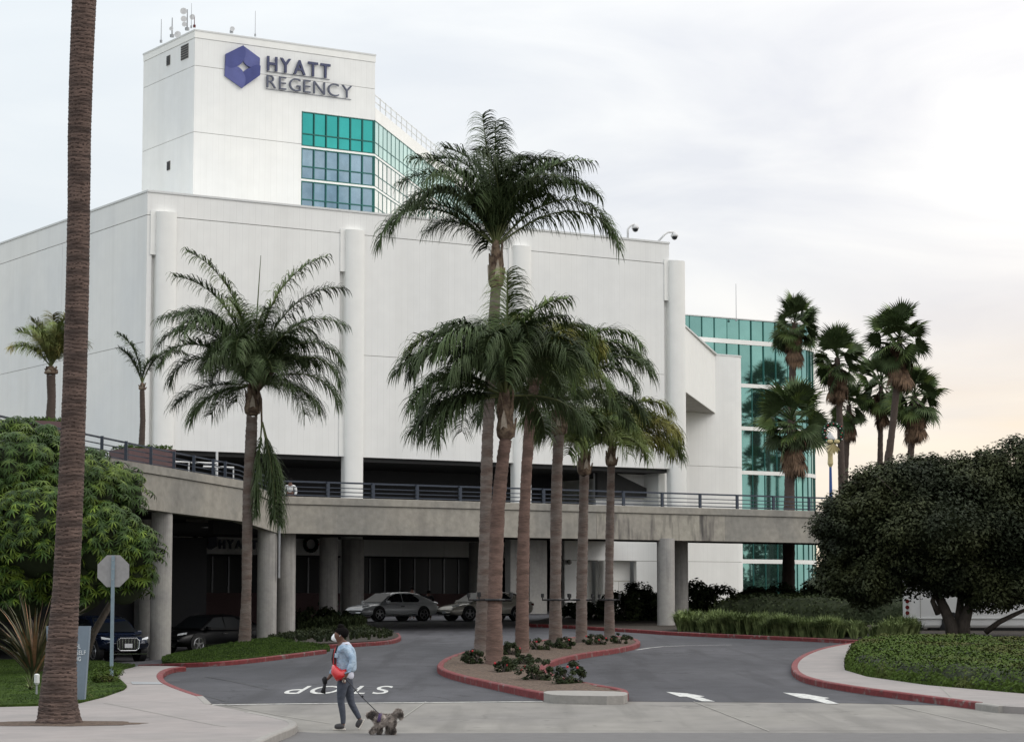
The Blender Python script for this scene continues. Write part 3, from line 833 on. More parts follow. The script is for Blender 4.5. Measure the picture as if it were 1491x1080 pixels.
petals = [([top_, UR, RM] + arc(RM, sr_, -.18) + [sr_] + arc(sr_, st_, .12) + [st_] + arc(st_, top_, -.16), 'logo_blue', .10),
          ([RM, LR, bot_] + arc(bot_, sb_, -.18) + [sb_] + arc(sb_, sr_, .12) + [sr_] + arc(sr_, RM, .18), 'logo_blue_deep', .16),
          ([bot_, LL, LM] + arc(LM, sl_, -.18) + [sl_] + arc(sl_, sb_, .12) + [sb_] + arc(sb_, bot_, .18), 'logo_blue', .12),
          ([LM, UL, top_] + arc(top_, st_, .16) + [st_] + arc(st_, sl_, .12) + [sl_] + arc(sl_, LM, .18), 'logo_blue_deep', .08)]
for P, m_, tl in petals:
    n = len(P); zc = sum(p[1] for p in P) / n; xc = sum(p[0] for p in P) / n
    vs = [(x, QT - .22 - tl * (x - xc) - tl * .8 * (z - zc), z) for x, z in P] + [(x, QT - .03, z) for x, z in P]
    MB().add(vs, [tuple(range(n)), tuple(range(n, 2 * n))[::-1]] + [(i, n + i, n + (i + 1) % n, (i + 1) % n) for i in range(n)]).build('petal', m_, sign)

# rooftop gear
def mast(px, py_top, py_bot, q_, r, label, cat='antenna', name='antenna', dishes=(), m='galvanised', group=None):
    s_, zb = loc(px, py_bot, q_); _, zt = loc(px, py_top, q_)
    t = thing(name, label, cat, M=MB_ @ Matrix.Translation((s_, q_, zb)))
    MB().tube([(0, 0, 0), (0, 0, zt - zb)], [r, r * .6], 6).build('mast', m, t)
    MB().cyl(0, 0, -.02, .15, r * 3, 8).build('base', m, t)
    for dx, dz, rr in dishes:
        b = MB(); n = 12
        MM = Matrix.Translation((dx, -.12, dz)) @ Matrix.Rotation(radians(R.uniform(-50, -20)), 4, 'Z')
        vs = [MM @ Vector((rr * cos(2 * pi * i / n), -.04, rr * sin(2 * pi * i / n))) for i in range(n)] + [MM @ Vector((rr * .5 * cos(2 * pi * i / n), .12, rr * .5 * sin(2 * pi * i / n))) for i in range(n)]
        b.add(vs, [tuple(range(n))[::-1], tuple(range(n, 2 * n))] + [(i, (i + 1) % n, n + (i + 1) % n, n + i) for i in range(n)])
        b.build('dish', 'dish', t)
    return t
mast(234.5, 28, 62, QT + 5.2, .03, 'thin whip antenna nearest the left corner of the tower roof')
mast(250.5, 26, 54, QT + 3.4, .05, 'short thick mast with a small dish on the left tower roof edge', dishes=((-.1, .5, .14), (.35, .18, .22)))
mast(272.5, 14, 44, QT + 1.3, .05, 'dish-laden mast by the front corner of the tower roof', name='dish_mast', dishes=((-.32, 1.15, .22), (.3, .85, .18), (-.3, .65, .2), (-.25, .3, .16)))
mast(278.5, 5, 41, QT + .8, .02, 'tall thin whip antenna next to the dish mast at the tower corner')
mast(283, 26, 40, QT + .3, .03, 'stub with red twin aircraft warning lamps on the tower corner', 'beacon', 'warning_beacon', m='lens_red')
mast(337, 42, 48, QT + .5, .04, 'single small round dish above the hexagon logo on the tower roof', 'dish', 'satellite_dish', dishes=((0, .22, .16),))
mast(371.5, 16, 53, QT + .5, .02, 'lone whip antenna above the tower sign letters')
mast(1072, 413, 467, 26.5, .03, 'tall thin antenna on the roof of the teal glass building')
def cctv(px, py0, pts, label):
    s_, z_ = loc(px, py0, .15); t = thing('security_camera', label, 'camera', M=MB_ @ Matrix.Translation((s_, .15, z_)))
    P = [(loc(x, y, .15)[0] - s_, 0, loc(x, y, .15)[1] - z_) for x, y in pts]
    MB().tube(P, .07, 8).build('arm', 'dish', t, smooth=True)
    e = P[-1]
    MB().tube([(e[0], 0, e[2] + .06), (e[0], 0, e[2] - .08), (e[0], 0, e[2] - .2), (e[0], 0, e[2] - .3)], [.07, .16, .24, .24], 14).build('housing', 'dish', t, smooth=True)
    MB().ball((e[0], 0, e[2] - .32), .2, 12, 6).build('dome', 'glass_dark', t, smooth=True)
    return t
cctv(914, 347, [(914, 347), (914, 334), (917, 330), (921, 327), (925, 326.5)], 'larger dome camera on a curved post on the white roof edge')
cctv(958, 352, [(958, 352), (968, 341), (973, 338), (982, 338)], 'smaller dome camera on a slanted arm at the right end of the white roof')

# ------------------------------------------------------------------ receding stair block right of the podium
stair = thing('stair_wing', 'white wall block receding right of the podium with a rounded end above a recess', 'building', M=MB_)
P1 = (23.6, 1.2); SA = radians(46.5)
d_end, zt_ = locdir(1041, 517, P1, SA)
_, zs_ = locdir(1000, 571.5, P1, SA)
E1 = (P1[0] + d_end * cos(SA), P1[1] + d_end * sin(SA)); QB = E1[1]
MB().prism([P1, E1, (23.6, QB)], zs_, zt_).build('upper_wall', 'white_plain', stair)
MB().prism([(P1[0] + .05, P1[1] + .1), (E1[0] - .1, E1[1] - .02), (23.65, QB - .02)], zs_ - .03, zs_ - .002).build('soffit', 'column_concrete', stair)
MB().prism([(P1[0] - .1, P1[1] - .15), (E1[0] + .1, E1[1] - .15), (E1[0] + .1, E1[1] + .2), (P1[0] - .1, P1[1] + .3)], zt_ + .002, zt_ + .12).build('coping', 'coping', stair)
sEnd, _ = loc(1084.5, 700, QB + .3); rr = 1.0
arcp = [(sEnd - rr + rr * sin(a), QB + rr - rr * cos(a)) for a in [pi / 2 * j / 10 for j in range(11)]]
zmid = loc(1040, 679, QB)[1]; zlo = loc(1040, 817.5, QB)[1]
for z0, z1 in ((.5, zlo - .015), (zlo + .015, zmid - .015), (zmid + .015, zt_ - .002)):
    MB().prism([(21, QB + .003)] + arcp + [(sEnd, QB + 12), (21, QB + 12)], z0, z1).build('wall_panel', 'white_panel', stair)
MB().prism([(21, QB + .06)] + [(x - .05, y + .05) for x, y in arcp] + [(sEnd - .05, QB + 11.9), (21, QB + 11.9)], .5, zt_ - .1).build('joint', 'joint_dark', stair)
MB().prism([(E1[0] + .1, QB - .03)] + [(x + .03, y - .03) for x, y in arcp] + [(sEnd + .03, QB + 12), (E1[0] + .1, QB + 12)], zt_, zt_ + .12).build('coping', 'coping', stair)
box('inner_wall', 'white_plain', stair, 23.0, 23.5, 1.0, QB, .5, zs_)

# ------------------------------------------------------------------ teal glass building
glassb = thing('glass_building', 'teal mirrored glass office building with white bands and a rounded right end', 'building', M=MB_)
QG = QB + 3.5
gs0 = loc(985, 480, QG)[0]; gs1 = loc(1146, 480, QG)[0]; gsE = loc(1229, 640, QG)[0]
GR = (gsE - gs1) * 1.0
glx = 1100
gz = lambda y: loc(glx, y, QG)[1]
fl = [(467.5, 496.5), (503, 559.5), (565, 621.5), (627, 685.5), (691, 747), (753, 814), (820, 880)]
npan = 9
segs = []
step = (gs1 - gs0) / npan
for i in range(npan): segs.append(((gs0 + step * i, QG), (gs0 + step * (i + 1), QG)))
na = 11
arcg = [(gs1 + GR * sin(a), QG + GR - GR * cos(a)) for a in [pi / 2 * j / na for j in range(na + 1)]]
for i in range(na): segs.append((arcg[i], arcg[i + 1]))
for i in range(5): segs.append(((gs1 + GR, QG + GR + i * step), (gs1 + GR, QG + GR + (i + 1) * step)))
outline = [(gs0, QG)] + arcg + [(gs1 + GR, QG + GR + 5 * step), (gs0, QG + GR + 5 * step)]
def grow(P, d): return [(x + (d if x > gs1 else 0), y - d if y < QG + GR else y) for x, y in P]
def ring_slab(name, m, z0, z1, d):
    o2 = [(gs0, QG - d)] + [(gs1 + (GR + d) * sin(a), QG + GR - (GR + d) * cos(a)) for a in [pi / 2 * j / 18 for j in range(19)]] + [(gs1 + GR + d, QG + GR + 5 * step), (gs0, QG + GR + 5 * step)]
    MB().prism(o2, z0, z1).build(name, m, glassb)
for bi, (ya, yb) in enumerate(fl):
    z1, z0 = gz(ya), gz(yb)
    band = MB()
    for z in (z0, z1): pass
    o3 = [(gs0, QG + .08)] + [(gs1 + (GR - .08) * sin(a), QG + GR - (GR - .08) * cos(a)) for a in [pi / 2 * j / 18 for j in range(19)]] + [(gs1 + GR - .08, QG + GR + 5 * step), (gs0, QG + GR + 5 * step)]
    bo = MB().prism(o3, z0 + .005, z1 - .005).build('window_band', 'mullion', glassb)
    for A_, B_ in segs:
        ang = math.atan2(B_[1] - A_[1], B_[0] - A_[0]); M = Matrix.Translation((A_[0], A_[1], 0)) @ Matrix.Rotation(ang, 4, 'Z')
        MB().box(0, .07, -.02, .1, z0 + .006, z1 - .006, M).build('mullion', 'mullion', bo)
    for j, (A_, B_) in enumerate(segs):
        ang = math.atan2(B_[1] - A_[1], B_[0] - A_[0]); Lp = math.dist(A_, B_)
        M = Matrix.Translation((A_[0], A_[1], 0)) @ Matrix.Rotation(ang + R.uniform(-.003, .003), 4, 'Z') @ Matrix.Rotation(R.uniform(-.002, .002), 4, 'X')
        MB().box(.072, Lp - .002, .03, .06, z0 + .01, z1 - .01, M).build('pane', 'glass_teal', bo)
    if bi < len(fl) - 1: ring_slab('floor_band', 'white_plain', gz(fl[bi + 1][0]), z0, .06)
ring_slab('coping', 'coping', gz(467), gz(465.5), .08)
o2 = [(gs0, QG + .15)] + [(x - .12, y + .12) for x, y in arcg] + [(gs1 + GR - .15, QG + GR + 5 * step), (gs0, QG + GR + 5 * step)]
MB().prism(o2, .5, gz(467.5)).build('core', 'dark_wall', glassb)
MB().prism([(x, y) for x, y in o2], gz(467.4), gz(467.2)).build('roof', 'coping', glassb)

# ------------------------------------------------------------------ elevated roadway
BQ = -37.06
bridge = thing('elevated_roadway', 'weathered concrete elevated roadway with stained girder on round columns', 'bridge', M=MB_)
zpt, zpb, zpl = 6.52, 5.02, 6.18
sB0 = loc(406, 767, BQ)[0]; sB1 = loc(1560, 790, BQ)[0]
sSt0 = loc(868, 740, BQ)[0]; sSt1 = loc(1055, 740, BQ)[0]
for a, b, m_ in ((sB0, sSt0, 'concrete'), (sSt0, sSt1, 'concrete_stained'), (sSt1, sB1, 'concrete')):
    box('girder', m_, bridge, a, b, BQ, BQ + .45, zpb, zpl)
box('parapet_cap', 'concrete', bridge, sB0, sB1, BQ - .06, BQ + .4, zpl + .025, zpt, bevel=.02)
box('ledge_shadow_joint', 'joint_dark', bridge, sB0, sB1, BQ + .02, BQ + .4, zpl, zpl + .025)  # recessed dark joint under the parapet cap
box('road_slab', 'concrete', bridge, sB0, sB1, BQ + .45, BQ + 9, 5.75, 6.12)
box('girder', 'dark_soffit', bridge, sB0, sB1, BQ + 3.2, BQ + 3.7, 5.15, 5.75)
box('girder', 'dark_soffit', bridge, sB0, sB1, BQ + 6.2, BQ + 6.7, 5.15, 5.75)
box('girder', 'concrete', bridge, sR + .3, sB1, BQ + 8.6, BQ + 9.05, 5.02, 6.52)
MB().tube([(sB0 + .0, BQ - .05, 3.2), (sB0 + .0, BQ - .05, 6.1)], .05, 8).build('drain_pipe', 'galvanised', bridge)
# ramp
rp = [(412, 98.1), (352, 96), (250, 91.5), (165, 87), (60, 81.5), (0, 78), (-80, 73), (-160, 68)]
rtop = [709, 699.7, 682, 667.8, 649, 639, 625, 612]
rbot = [767, 758.6, 746, 733.6, 719, 710, 698, 687]
frontP = []
for (px, Y), t_, b_ in zip(rp, rtop, rbot):
    T = at(px, t_, Y); B = at(px, b_, Y); frontP.append((T.x, T.y, B.z, T.z))
_e = MB_ @ Vector((sB0, BQ, 0)); frontP[0] = (_e.x - .03, _e.y, zpb, zpt)
def offs(P, d):
    out = []
    for i, p in enumerate(P):
        a = Vector(P[max(i - 1, 0)][:2]); c = Vector(P[min(i + 1, len(P) - 1)][:2]); t = (c - a).normalized(); nn = Vector((t.y, -t.x))
        out.append((p[0] + nn.x * d, p[1] + nn.y * d))
    return out
def loft_wall(P, d0, d1, zf0, zf1):
    A_ = offs(P, d0); B_ = offs(P, d1); vs = []; fs = []
    for i, p in enumerate(P):
        z0, z1 = zf0(p), zf1(p)
        vs += [(A_[i][0], A_[i][1], z0), (A_[i][0], A_[i][1], z1), (B_[i][0], B_[i][1], z1), (B_[i][0], B_[i][1], z0)]
    for i in range(len(P) - 1):
        for j in range(4): fs.append((i * 4 + j, i * 4 + (j + 1) % 4, (i + 1) * 4 + (j + 1) % 4, (i + 1) * 4 + j))
    fs += [(0, 1, 2, 3), tuple(len(P) * 4 - 4 + j for j in (3, 2, 1, 0))]
    return MB().add(vs, fs)
def dens3(P, k=6):
    out = []
    for i in range(len(P) - 1):
        for j in range(k):
            t = j / k; out.append(tuple(P[i][c] * (1 - t) + P[i + 1][c] * t for c in range(4)))
    out.append(P[-1]); return out
FP = frontP
loft_wall(FP, 0, .45, lambda p: p[2], lambda p: p[3] - .34).build('ramp_girder', 'concrete', bridge, world=True)
loft_wall(FP, -.06, .4, lambda p: p[3] - .315, lambda p: p[3]).build('ramp_cap', 'concrete', bridge, world=True)
loft_wall(FP, .03, .4, lambda p: p[3] - .341, lambda p: p[3] - .314).build('ledge_shadow_joint', 'joint_dark', bridge, world=True)
loft_wall(FP, .45, 9.5, lambda p: p[3] - .85, lambda p: p[3] - .4).build('ramp_slab', 'dark_soffit', bridge, world=True)
loft_wall(FP, 9.5, 9.9, lambda p: p[2], lambda p: p[3]).build('ramp_girder', 'concrete', bridge, world=True)
def bcol(px, base_y, Y, r, q_top, label=None):
    p = at(px, base_y, Y); g_ = G(p.x, Y)
    b = MB(); b.tube([(p.x, Y, g_ - .3), (p.x, Y, q_top)], r, 28)
    o = b.build('column', 'column_concrete', bridge, world=True)
    return o
bcol(233, 960, 91.8, .40, 5.6)
bcol(388, 920, 98.2, .40, 5.4)
bcol(416, 920, 99.4, .385, 5.4)
bcol(970, 918, 108.6, .40, 5.1)
bcol(990, 905, 113, .40, 5.6)
bcol(214, 955, 99, .35, 5.6)
bcol(1420, 915, 125, .40, 5.1)

# railing
rail = thing('bridge_railing', 'dark metal railing with four horizontal rails along the elevated roadway edge', 'railing', M=MB_)
s = sB0 + .9; i = 0
ps = [loc(546, 700, BQ)[0] + 2.13 * k_ for k_ in range(-6, 20)]
for s in ps:
    if s < sB0 + .2 or s > sB1: continue
    box('post', 'rail_metal', rail, s - .055, s + .055, BQ + .1, BQ + .2, zpt - .02, zpt + .66)
for z, h in ((.60, .07), (.40, .035), (.23, .035), (.06, .045)):
    box('rail', 'rail_metal', rail, sB0 - .1, sB1, BQ + .201, BQ + .25, zpt + z, zpt + z + h)
ramp_rail = thing('ramp_railing', 'dark metal railing climbing left along the curved ramp edge', 'railing', (FP[0][0], FP[0][1], 0))
rt_px = [(412, 687.5), (352, 676), (250, 656), (165, 638), (60, 616), (0, 603), (-80, 588), (-160, 573)]
RP = []
for (px, Y), (a_, y_), fp in zip(rp, rt_px, FP): RP.append((fp[0], fp[1], fp[3], max(fp[3] + .6, at(px, y_, Y).z)))
RP[0] = (RP[0][0], RP[0][1], RP[0][2], zpt + .67)
for f0, f1, d in ((.92, 1., .035), (.62, .67, .02), (.35, .40, .02), (.08, .13, .02)):
    loft_wall(RP, .12, .12 + d * 2, lambda p: p[2] + (p[3] - p[2]) * f0, lambda p: p[2] + (p[3] - p[2]) * f1).build('rail', 'rail_metal', ramp_rail, world=True)
RD = dens3(RP, 40)
for px in (352 - 24, 309, 281, 251, 218, 183, 148, 113, 73, 25, -25):
    best = min(RD, key=lambda p: abs(745.5 + FPX * p[0] / p[1] * 1.0 - px))
    MB().box(best[0] - .055, best[0] + .055, best[1] + .04, best[1] + .12, best[2] - .02, best[3]).build('post', 'rail_metal', ramp_rail, world=True)
# white inner handrails at the plaza
ih = thing('plaza_handrail', 'low white pipe handrail on the plaza behind the ramp railing', 'railing', M=MB_)
for x0_, x1_, yy, q_ in ((255, 275, 672, -26), (278, 316, 673, -26), (296, 340, 679, -28)):
    a, z_ = loc(x0_, yy, q_); b, _ = loc(x1_, yy, q_)
    MB().tube([(a, q_, z_), (b, q_, z_), (b, q_, z_ - .9)], .045, 6).build('rail', 'bus_white', ih)
a, z_ = loc(316, 657, -20); MB().tube([(a, -20, 6.4), (a, -20, z_)], .06, 6).build('pole', 'bus_white', ih)

# low sign for the covered entrance, wreaths on the fascia
ent = thing('entrance_sign', 'dark HYATT lettering with a round logo on the shaded fascia under the deck', 'sign', M=MB_)
a, z0_ = loc(318, 795, QL); b, z1_ = loc(374, 783, QL)
letters('HYATT', a, b, z0_ - .12, .50, QL - .08, 'letter_grey', ent, bold=.03)
c_, zc_ = loc(306, 788.5, QL); MB().prism([(c_ + .42 * cos(j * pi / 3 + pi / 6), .42 * sin(j * pi / 3 + pi / 6)) for j in range(6)], 0, .1)
h6 = MB(); pts = [(c_ + .48 * cos(j * pi / 3 + pi / 6), zc_ + .48 * sin(j * pi / 3 + pi / 6)) for j in range(6)]
h6.add([(x, QL - .12, z) for x, z in pts] + [(x, QL - .02, z) for x, z in pts], [tuple(range(6)), tuple(range(6, 12))[::-1]] + [(i, 6 + i, 6 + (i + 1) % 6, (i + 1) % 6) for i in range(6)])
h6.build('logo', 'letter_grey', ent)
def leafquads(C, Nrm, size, rnd=.35, asp=.45):
    """diamond leaves at centres C facing roughly Nrm"""
    n = len(C); d = NR.normal(size=(n, 3)); d /= np.linalg.norm(d, axis=1)[:, None] + 1e-9
    nn = Nrm + d * rnd; nn /= np.linalg.norm(nn, axis=1)[:, None] + 1e-9
    t = np.cross(nn, NR.normal(size=(n, 3))); t /= np.linalg.norm(t, axis=1)[:, None] + 1e-9
    b = np.cross(nn, t); s_ = (size * NR.uniform(.7, 1.3, n))[:, None] if np.isscalar(size) else (size * NR.uniform(.7, 1.3, n))[:, None]
    V = np.stack([C - t * s_ * .5, C + b * s_ * asp * .5 + nn * s_ * .06, C + t * s_ * .5, C - b * s_ * asp * .5 + nn * s_ * .06], 1).reshape(-1, 3)
    return V, np.arange(n * 4).reshape(-1, 4)
def wreath(M, R0, label, group=None, bow=True, cat='wreath', orn=26):
    t = thing('christmas_wreath', label, cat, M=M, group=group)
    n = 900; a = NR.uniform(0, 2 * pi, n); b = NR.uniform(0, 2 * pi, n); r0 = R0 * .26
    C = np.stack([(R0 + r0 * np.cos(b)) * np.cos(a), r0 * np.sin(b), (R0 + r0 * np.cos(b)) * np.sin(a)], 1)
    Nn = np.stack([np.cos(b) * np.cos(a), np.sin(b), np.cos(b) * np.sin(a)], 1)
    Vv, Ff = leafquads(C, Nn, R0 * .16, .9)
    link('garland', fastmesh('garland', Vv, Ff), 'garland', t)
    MB().torus(R0, r0 * .8, 24, 8).build('frame', 'garland', t)
    ms = {}
    for i in range(orn):
        a = 2 * pi * i / orn + R.uniform(-.1, .1); rr_ = R0 * R.uniform(.85, 1.18)
        m_ = ('ornament_red', 'ornament_green', 'ornament_silver')[i % 3]
        if m_ not in ms: ms[m_] = MB().ball((0, 0, 0), R0 * .075, 8, 5).build('ornament', m_, t, smooth=True); o = ms[m_]
        else: o = ms[m_].copy(); COL.objects.link(o); o.parent = t
        o.location = (rr_ * cos(a), -r0, rr_ * sin(a))
    return t
for px, py, lb in ((290, 788, 'dark wreath left of the shaded entrance lettering'), (451, 792, 'dark wreath with tiny lights on the fascia right of the paired columns')):
    s_, z_ = loc(px, py, QL)
    wreath(MB_ @ Matrix.Translation((s_, QL - .15, z_)), .42, lb, 'wreaths on the hotel fascia', orn=14)

# christmas tree and shaded things under the deck
def cone_tree(px, Y, h, label):
    p = at(px, 885, Y); g_ = G(p.x, Y)
    t = thing('christmas_tree', label, 'tree', (p.x, Y, g_))
    n = 5000; u = NR.uniform(0, 1, n) ** .7; a = NR.uniform(0, 2 * pi, n); r_ = .85 * u * (.8 + .2 * np.sin(u * 40)); z = h * (1 - u) + .2
    C = np.stack([r_ * np.cos(a), r_ * np.sin(a), z], 1); Nn = np.stack([np.cos(a), np.sin(a), np.full(n, .4)], 1)
    Vv, Ff = leafquads(C, Nn, .14, .9); link('foliage', fastmesh('foliage', Vv, Ff), 'garland', t)
    MB().cyl(0, 0, 0, h * .9, .06, 8).build('trunk', 'tree_bark', t)
    o0 = None
    for i in range(40):
        u_ = R.uniform(.1, 1) ** .7; a_ = R.uniform(pi, 2 * pi)
        if o0 is None: o = o0 = MB().ball((0, 0, 0), .035, 6, 4).build('ornament', 'ornament_silver', t)
        else: o = o0.copy(); COL.objects.link(o); o.parent = t
        o.location = (.88 * u_ * cos(a_), .88 * u_ * sin(a_), h * (1 - u_) + .2)
cone_tree(478, 138, 3.9, 'tall dark decorated christmas tree in the shade behind the bushes')

# ------------------------------------------------------------------ palms
FRC = {}
def frond_mesh(L, e0, e1, seed=0, leaf=.62, n=132, mname='frond_dark', hang=1.0, fexp=2.0):
    leaf = leaf * 1.7
    key = (round(L, 1), round(e0 / 5), round(e1 / 10), seed, mname, leaf, hang)
    if key in FRC: return FRC[key]
    rs = np.random.default_rng(seed + 11)
    e0, e1 = radians(e0), radians(e1); K = 40
    ts = np.linspace(0, 1, K + 1); e = e0 + (e1 - e0) * ts ** fexp
    x = np.concatenate([[0], np.cumsum(np.cos((e[1:] + e[:-1]) / 2) * L / K)]); z = np.concatenate([[0], np.cumsum(np.sin((e[1:] + e[:-1]) / 2) * L / K)])
    V = []; Fc = []
    # rachis
    for i in range(0, K + 1, 2):
        w = .035 * (1 - ts[i]) + .006
        V += [(x[i], w, z[i]), (x[i] - sin(e[i]) * w, 0, z[i] + cos(e[i]) * w), (x[i], -w, z[i]), (x[i] + sin(e[i]) * w * .6, 0, z[i] - cos(e[i]) * w * .6)]
    m_ = K // 2 + 1
    for i in range(m_ - 1):
        for j in range(4): Fc.append((i * 4 + j, i * 4 + (j + 1) % 4, (i + 1) * 4 + (j + 1) % 4, (i + 1) * 4 + j))
    nr = len(Fc)
    for side in (-1, 1):
        for i in range(n):
            t = .16 + .84 * (i + rs.uniform(0, .8)) / n
            px = np.interp(t, ts, x); pz = np.interp(t, ts, z); pe = np.interp(t, ts, e)
            ll = leaf * min(1, .25 + (t - .16) * 3.2) * (1.08 - .5 * t ** 3) * rs.uniform(.7, 1.12)
            tan_ = np.array([cos(pe), 0, sin(pe)]); nor = np.array([-sin(pe), 0, cos(pe)])
            up_ = rs.uniform(-.25, .75)
            d = tan_ * rs.uniform(.35, .75) + np.array([0, side * rs.uniform(.55, 1.), 0]) + nor * up_
            d /= np.linalg.norm(d)
            p = np.array([px, 0, pz]); w = rs.uniform(.013, .021); segn = 4; base = len(V)
            for k in range(segn + 1):
                ww = w * (1 - (k / segn) ** 2 * .95)
                wd = np.cross(d, [0, 0, 1.]); wd /= np.linalg.norm(wd) + 1e-6
                wd = wd * .8 + tan_ * .6
                V += [tuple(p - wd * ww), tuple(p + wd * ww)]
                p = p + d * ll / segn
                d = d + np.array([0, 0, -hang * (.42 + .25 * k)]); d /= np.linalg.norm(d)
            for k in range(segn): Fc.append((base + 2 * k, base + 2 * k + 1, base + 2 * k + 3, base + 2 * k + 2))
    me = fastmesh('frond', np.array(V), np.array(Fc))
    me.materials.append(MATS[mname]); me.materials.append(MATS['rachis'])
    mi = np.zeros(len(me.polygons), dtype=np.int32); mi[:nr] = 1; me.polygons.foreach_set('material_index', mi)
    FRC[key] = me
    return me
def trunk_mesh(path, rad, ring=.16, amp=.03, n=14, seed=1, jit=.03):
    """tapered trunk with leaf-scar ridges"""
    P = [Vector(p) for p in path]; L = [0]
    for a, b in zip(P, P[1:]): L.append(L[-1] + (b - a).length)
    tot = L[-1]; m_ = max(2, int(tot / (ring / 2))); rs = random.Random(seed); V = []; F_ = []
    ph = [rs.uniform(0, 6.28) for _ in range(6)]
    for i in range(m_ + 1):
        d = tot * i / m_; k = 0
        while k < len(L) - 2 and L[k + 1] < d: k += 1
        t = (d - L[k]) / (L[k + 1] - L[k] + 1e-9); p = P[k].lerp(P[k + 1], t); r_ = rad[k] * (1 - t) + rad[k + 1] * t
        rr_ = r_ * (1 + (amp if i % 2 else -amp) * rs.uniform(.5, 1.3) + .04 * sin(d * 1.7 + ph[0]))
        for j in range(n):
            a = 2 * pi * j / n
            q_ = rr_ * (1 + rs.uniform(-jit, jit) + .03 * sin(3 * a + ph[1]))
            V.append((p.x + q_ * cos(a), p.y + q_ * sin(a), p.z + rs.uniform(-.2, .2) * ring * .5 + .25 * ring * sin(a * 2 + d * 9 + ph[2])))
    for i in range(m_):
        for j in range(n): F_.append((i * n + j, i * n + (j + 1) % n, (i + 1) * n + (j + 1) % n, (i + 1) * n + j))
    return fastmesh('trunk', V, F_)
def queen_palm(base_px, pts, rad, fronds, label, Y=None, tint='frond_dark', bark='queen_bark', boot_h=1.3, fill=10, fl=3.2, spear=None, group='feather palms along the driveway', leaf=.62, hang=1., name='queen_palm', seed=3, filldrop=(-88, -45), e0r=(5, 75), cat='palm tree'):
    """pts: trunk centre line in the photo from base to crown shaft top"""
    if Y is None: bx, Y = gp(*base_px)
    P = [at(px, py, Y) for px, py in pts]
    b0 = Vector((P[0].x, Y, G(P[0].x, Y) if base_px else P[0].z))
    t = thing(name, label, cat, (b0.x, b0.y, b0.z), group=group)
    rel = [p - b0 for p in P]
    if base_px: rel[0] = Vector((0, 0, -.05))
    me = trunk_mesh(rel, rad, seed=seed); link('trunk', me, bark, t)
    top = rel[-1]
    # crown shaft: old leaf bases, overlapping plates
    rt = rad[-1]
    hh = boot_h
    prof = [(0, .9), (.07, 1.35), (.2, 1.5), (.38, 1.25), (.5, 1.05), (.75, .9), (1.0, .55)]
    MB().tube([(top.x, top.y, top.z + hh * a) for a, b in prof], [rt * b for a, b in prof], 12).build('leaf_base', 'boot', t, smooth=True)
    rs = random.Random(seed)
    for i in range(9):
        a = i * 2.4 + rs.uniform(-.3, .3); zz = top.z + hh * (.05 + .07 * i); w = rt * .55
        r1 = rt * 1.35 if i < 4 else rt * 1.05
        c, s_ = cos(a), sin(a)
        o = Vector((top.x + c * r1, top.y + s_ * r1, zz)); tn = Vector((-s_, c, 0)); ou = Vector((c, s_, 0))
        h2 = hh * .38
        vs = [o - tn * w, o + tn * w, o + tn * w * .6 + ou * .05 + Vector((0, 0, h2 * .6)), o + ou * .045 * (1 + rs.random()) + Vector((0, 0, h2)), o - tn * w * .6 + ou * .05 + Vector((0, 0, h2 * .6))]
        vs2 = [v - ou * .05 for v in vs]
        MB().add(vs + vs2, [(0, 1, 2, 3, 4), (9, 8, 7, 6, 5), (0, 5, 6, 1), (1, 6, 7, 2), (2, 7, 8, 3), (3, 8, 9, 4), (4, 9, 5, 0)]).build('leaf_base', 'boot_pale' if i in (1, 2, 6) else 'boot', t)
    crown = top + Vector((0, 0, hh * .85))
    fr = list(fronds)
    for i in range(fill):
        az = i * 137.5 + rs.uniform(-20, 20)
        fr.append((az, rs.uniform(*e0r), rs.uniform(*filldrop), fl * rs.uniform(.8, 1.1)))
    for i, f_ in enumerate(fr):
        az, e0, e1, L = f_[:4]; tn = f_[4] if len(f_) > 4 else tint
        me = frond_mesh(L, e0, e1, seed=i % 4, mname=tn, leaf=leaf, hang=hang)
        o = link('frond', me, None, t); o.location = crown; o.rotation_euler = (radians(rs.uniform(-12, 12)), 0, radians(az))
    if spear:
        MB().tube([crown, crown + Vector((spear[0] * .6, 0, spear[1] * .6)), crown + Vector((spear[0], 0, spear[1]))], [.04, .025, .01], 5).build('spear_leaf', 'frond_green', t)
    return t, crown, b0
D = 'frond_dark'; GR_ = 'frond_green'; OL = 'frond_olive'
# palm on the middle lawn
q1, c1, b1 = queen_palm((356, 943), Y=84, pts= [(356, 943), (359, 860), (360, 780), (361, 720), (365, 660), (367, 605)], rad=[.23, .175, .17, .19, .205, .19], fronds=
    [(176, 84, 22, 5.6, GR_), (180, 78, 5, 5.2), (186, 68, -35, 4.6), (172, 62, -60, 4.5), (195, 52, -75, 4.1), (178, 42, -85, 3.6), (3, 83, 15, 5.6, GR_), (-3, 76, -5, 5.2), (-6, 66, -35, 4.4), (10, 56, -70, 4.0), (-15, 40, -88, 4.0), (0, 22, -88, 3.6), (165, 72, -30, 4.6), (200, 74, -55, 4.2),
     (250, 84, 0, 3.8, GR_), (290, 85, -40, 4., D), (265, 60, -80, 3.6), (95, 80, -30, 4.), (70, 70, -60, 4.), (225, 70, -60, 4.2), (320, 68, -60, 4.), (150, 78, -30, 4.5)],
    label='dark green feather palm on the lawn between the ramp columns and the paired columns', spear=(.25, 4.6), fill=22, fl=2.9, boot_h=1.25, e0r=(-10, 84))
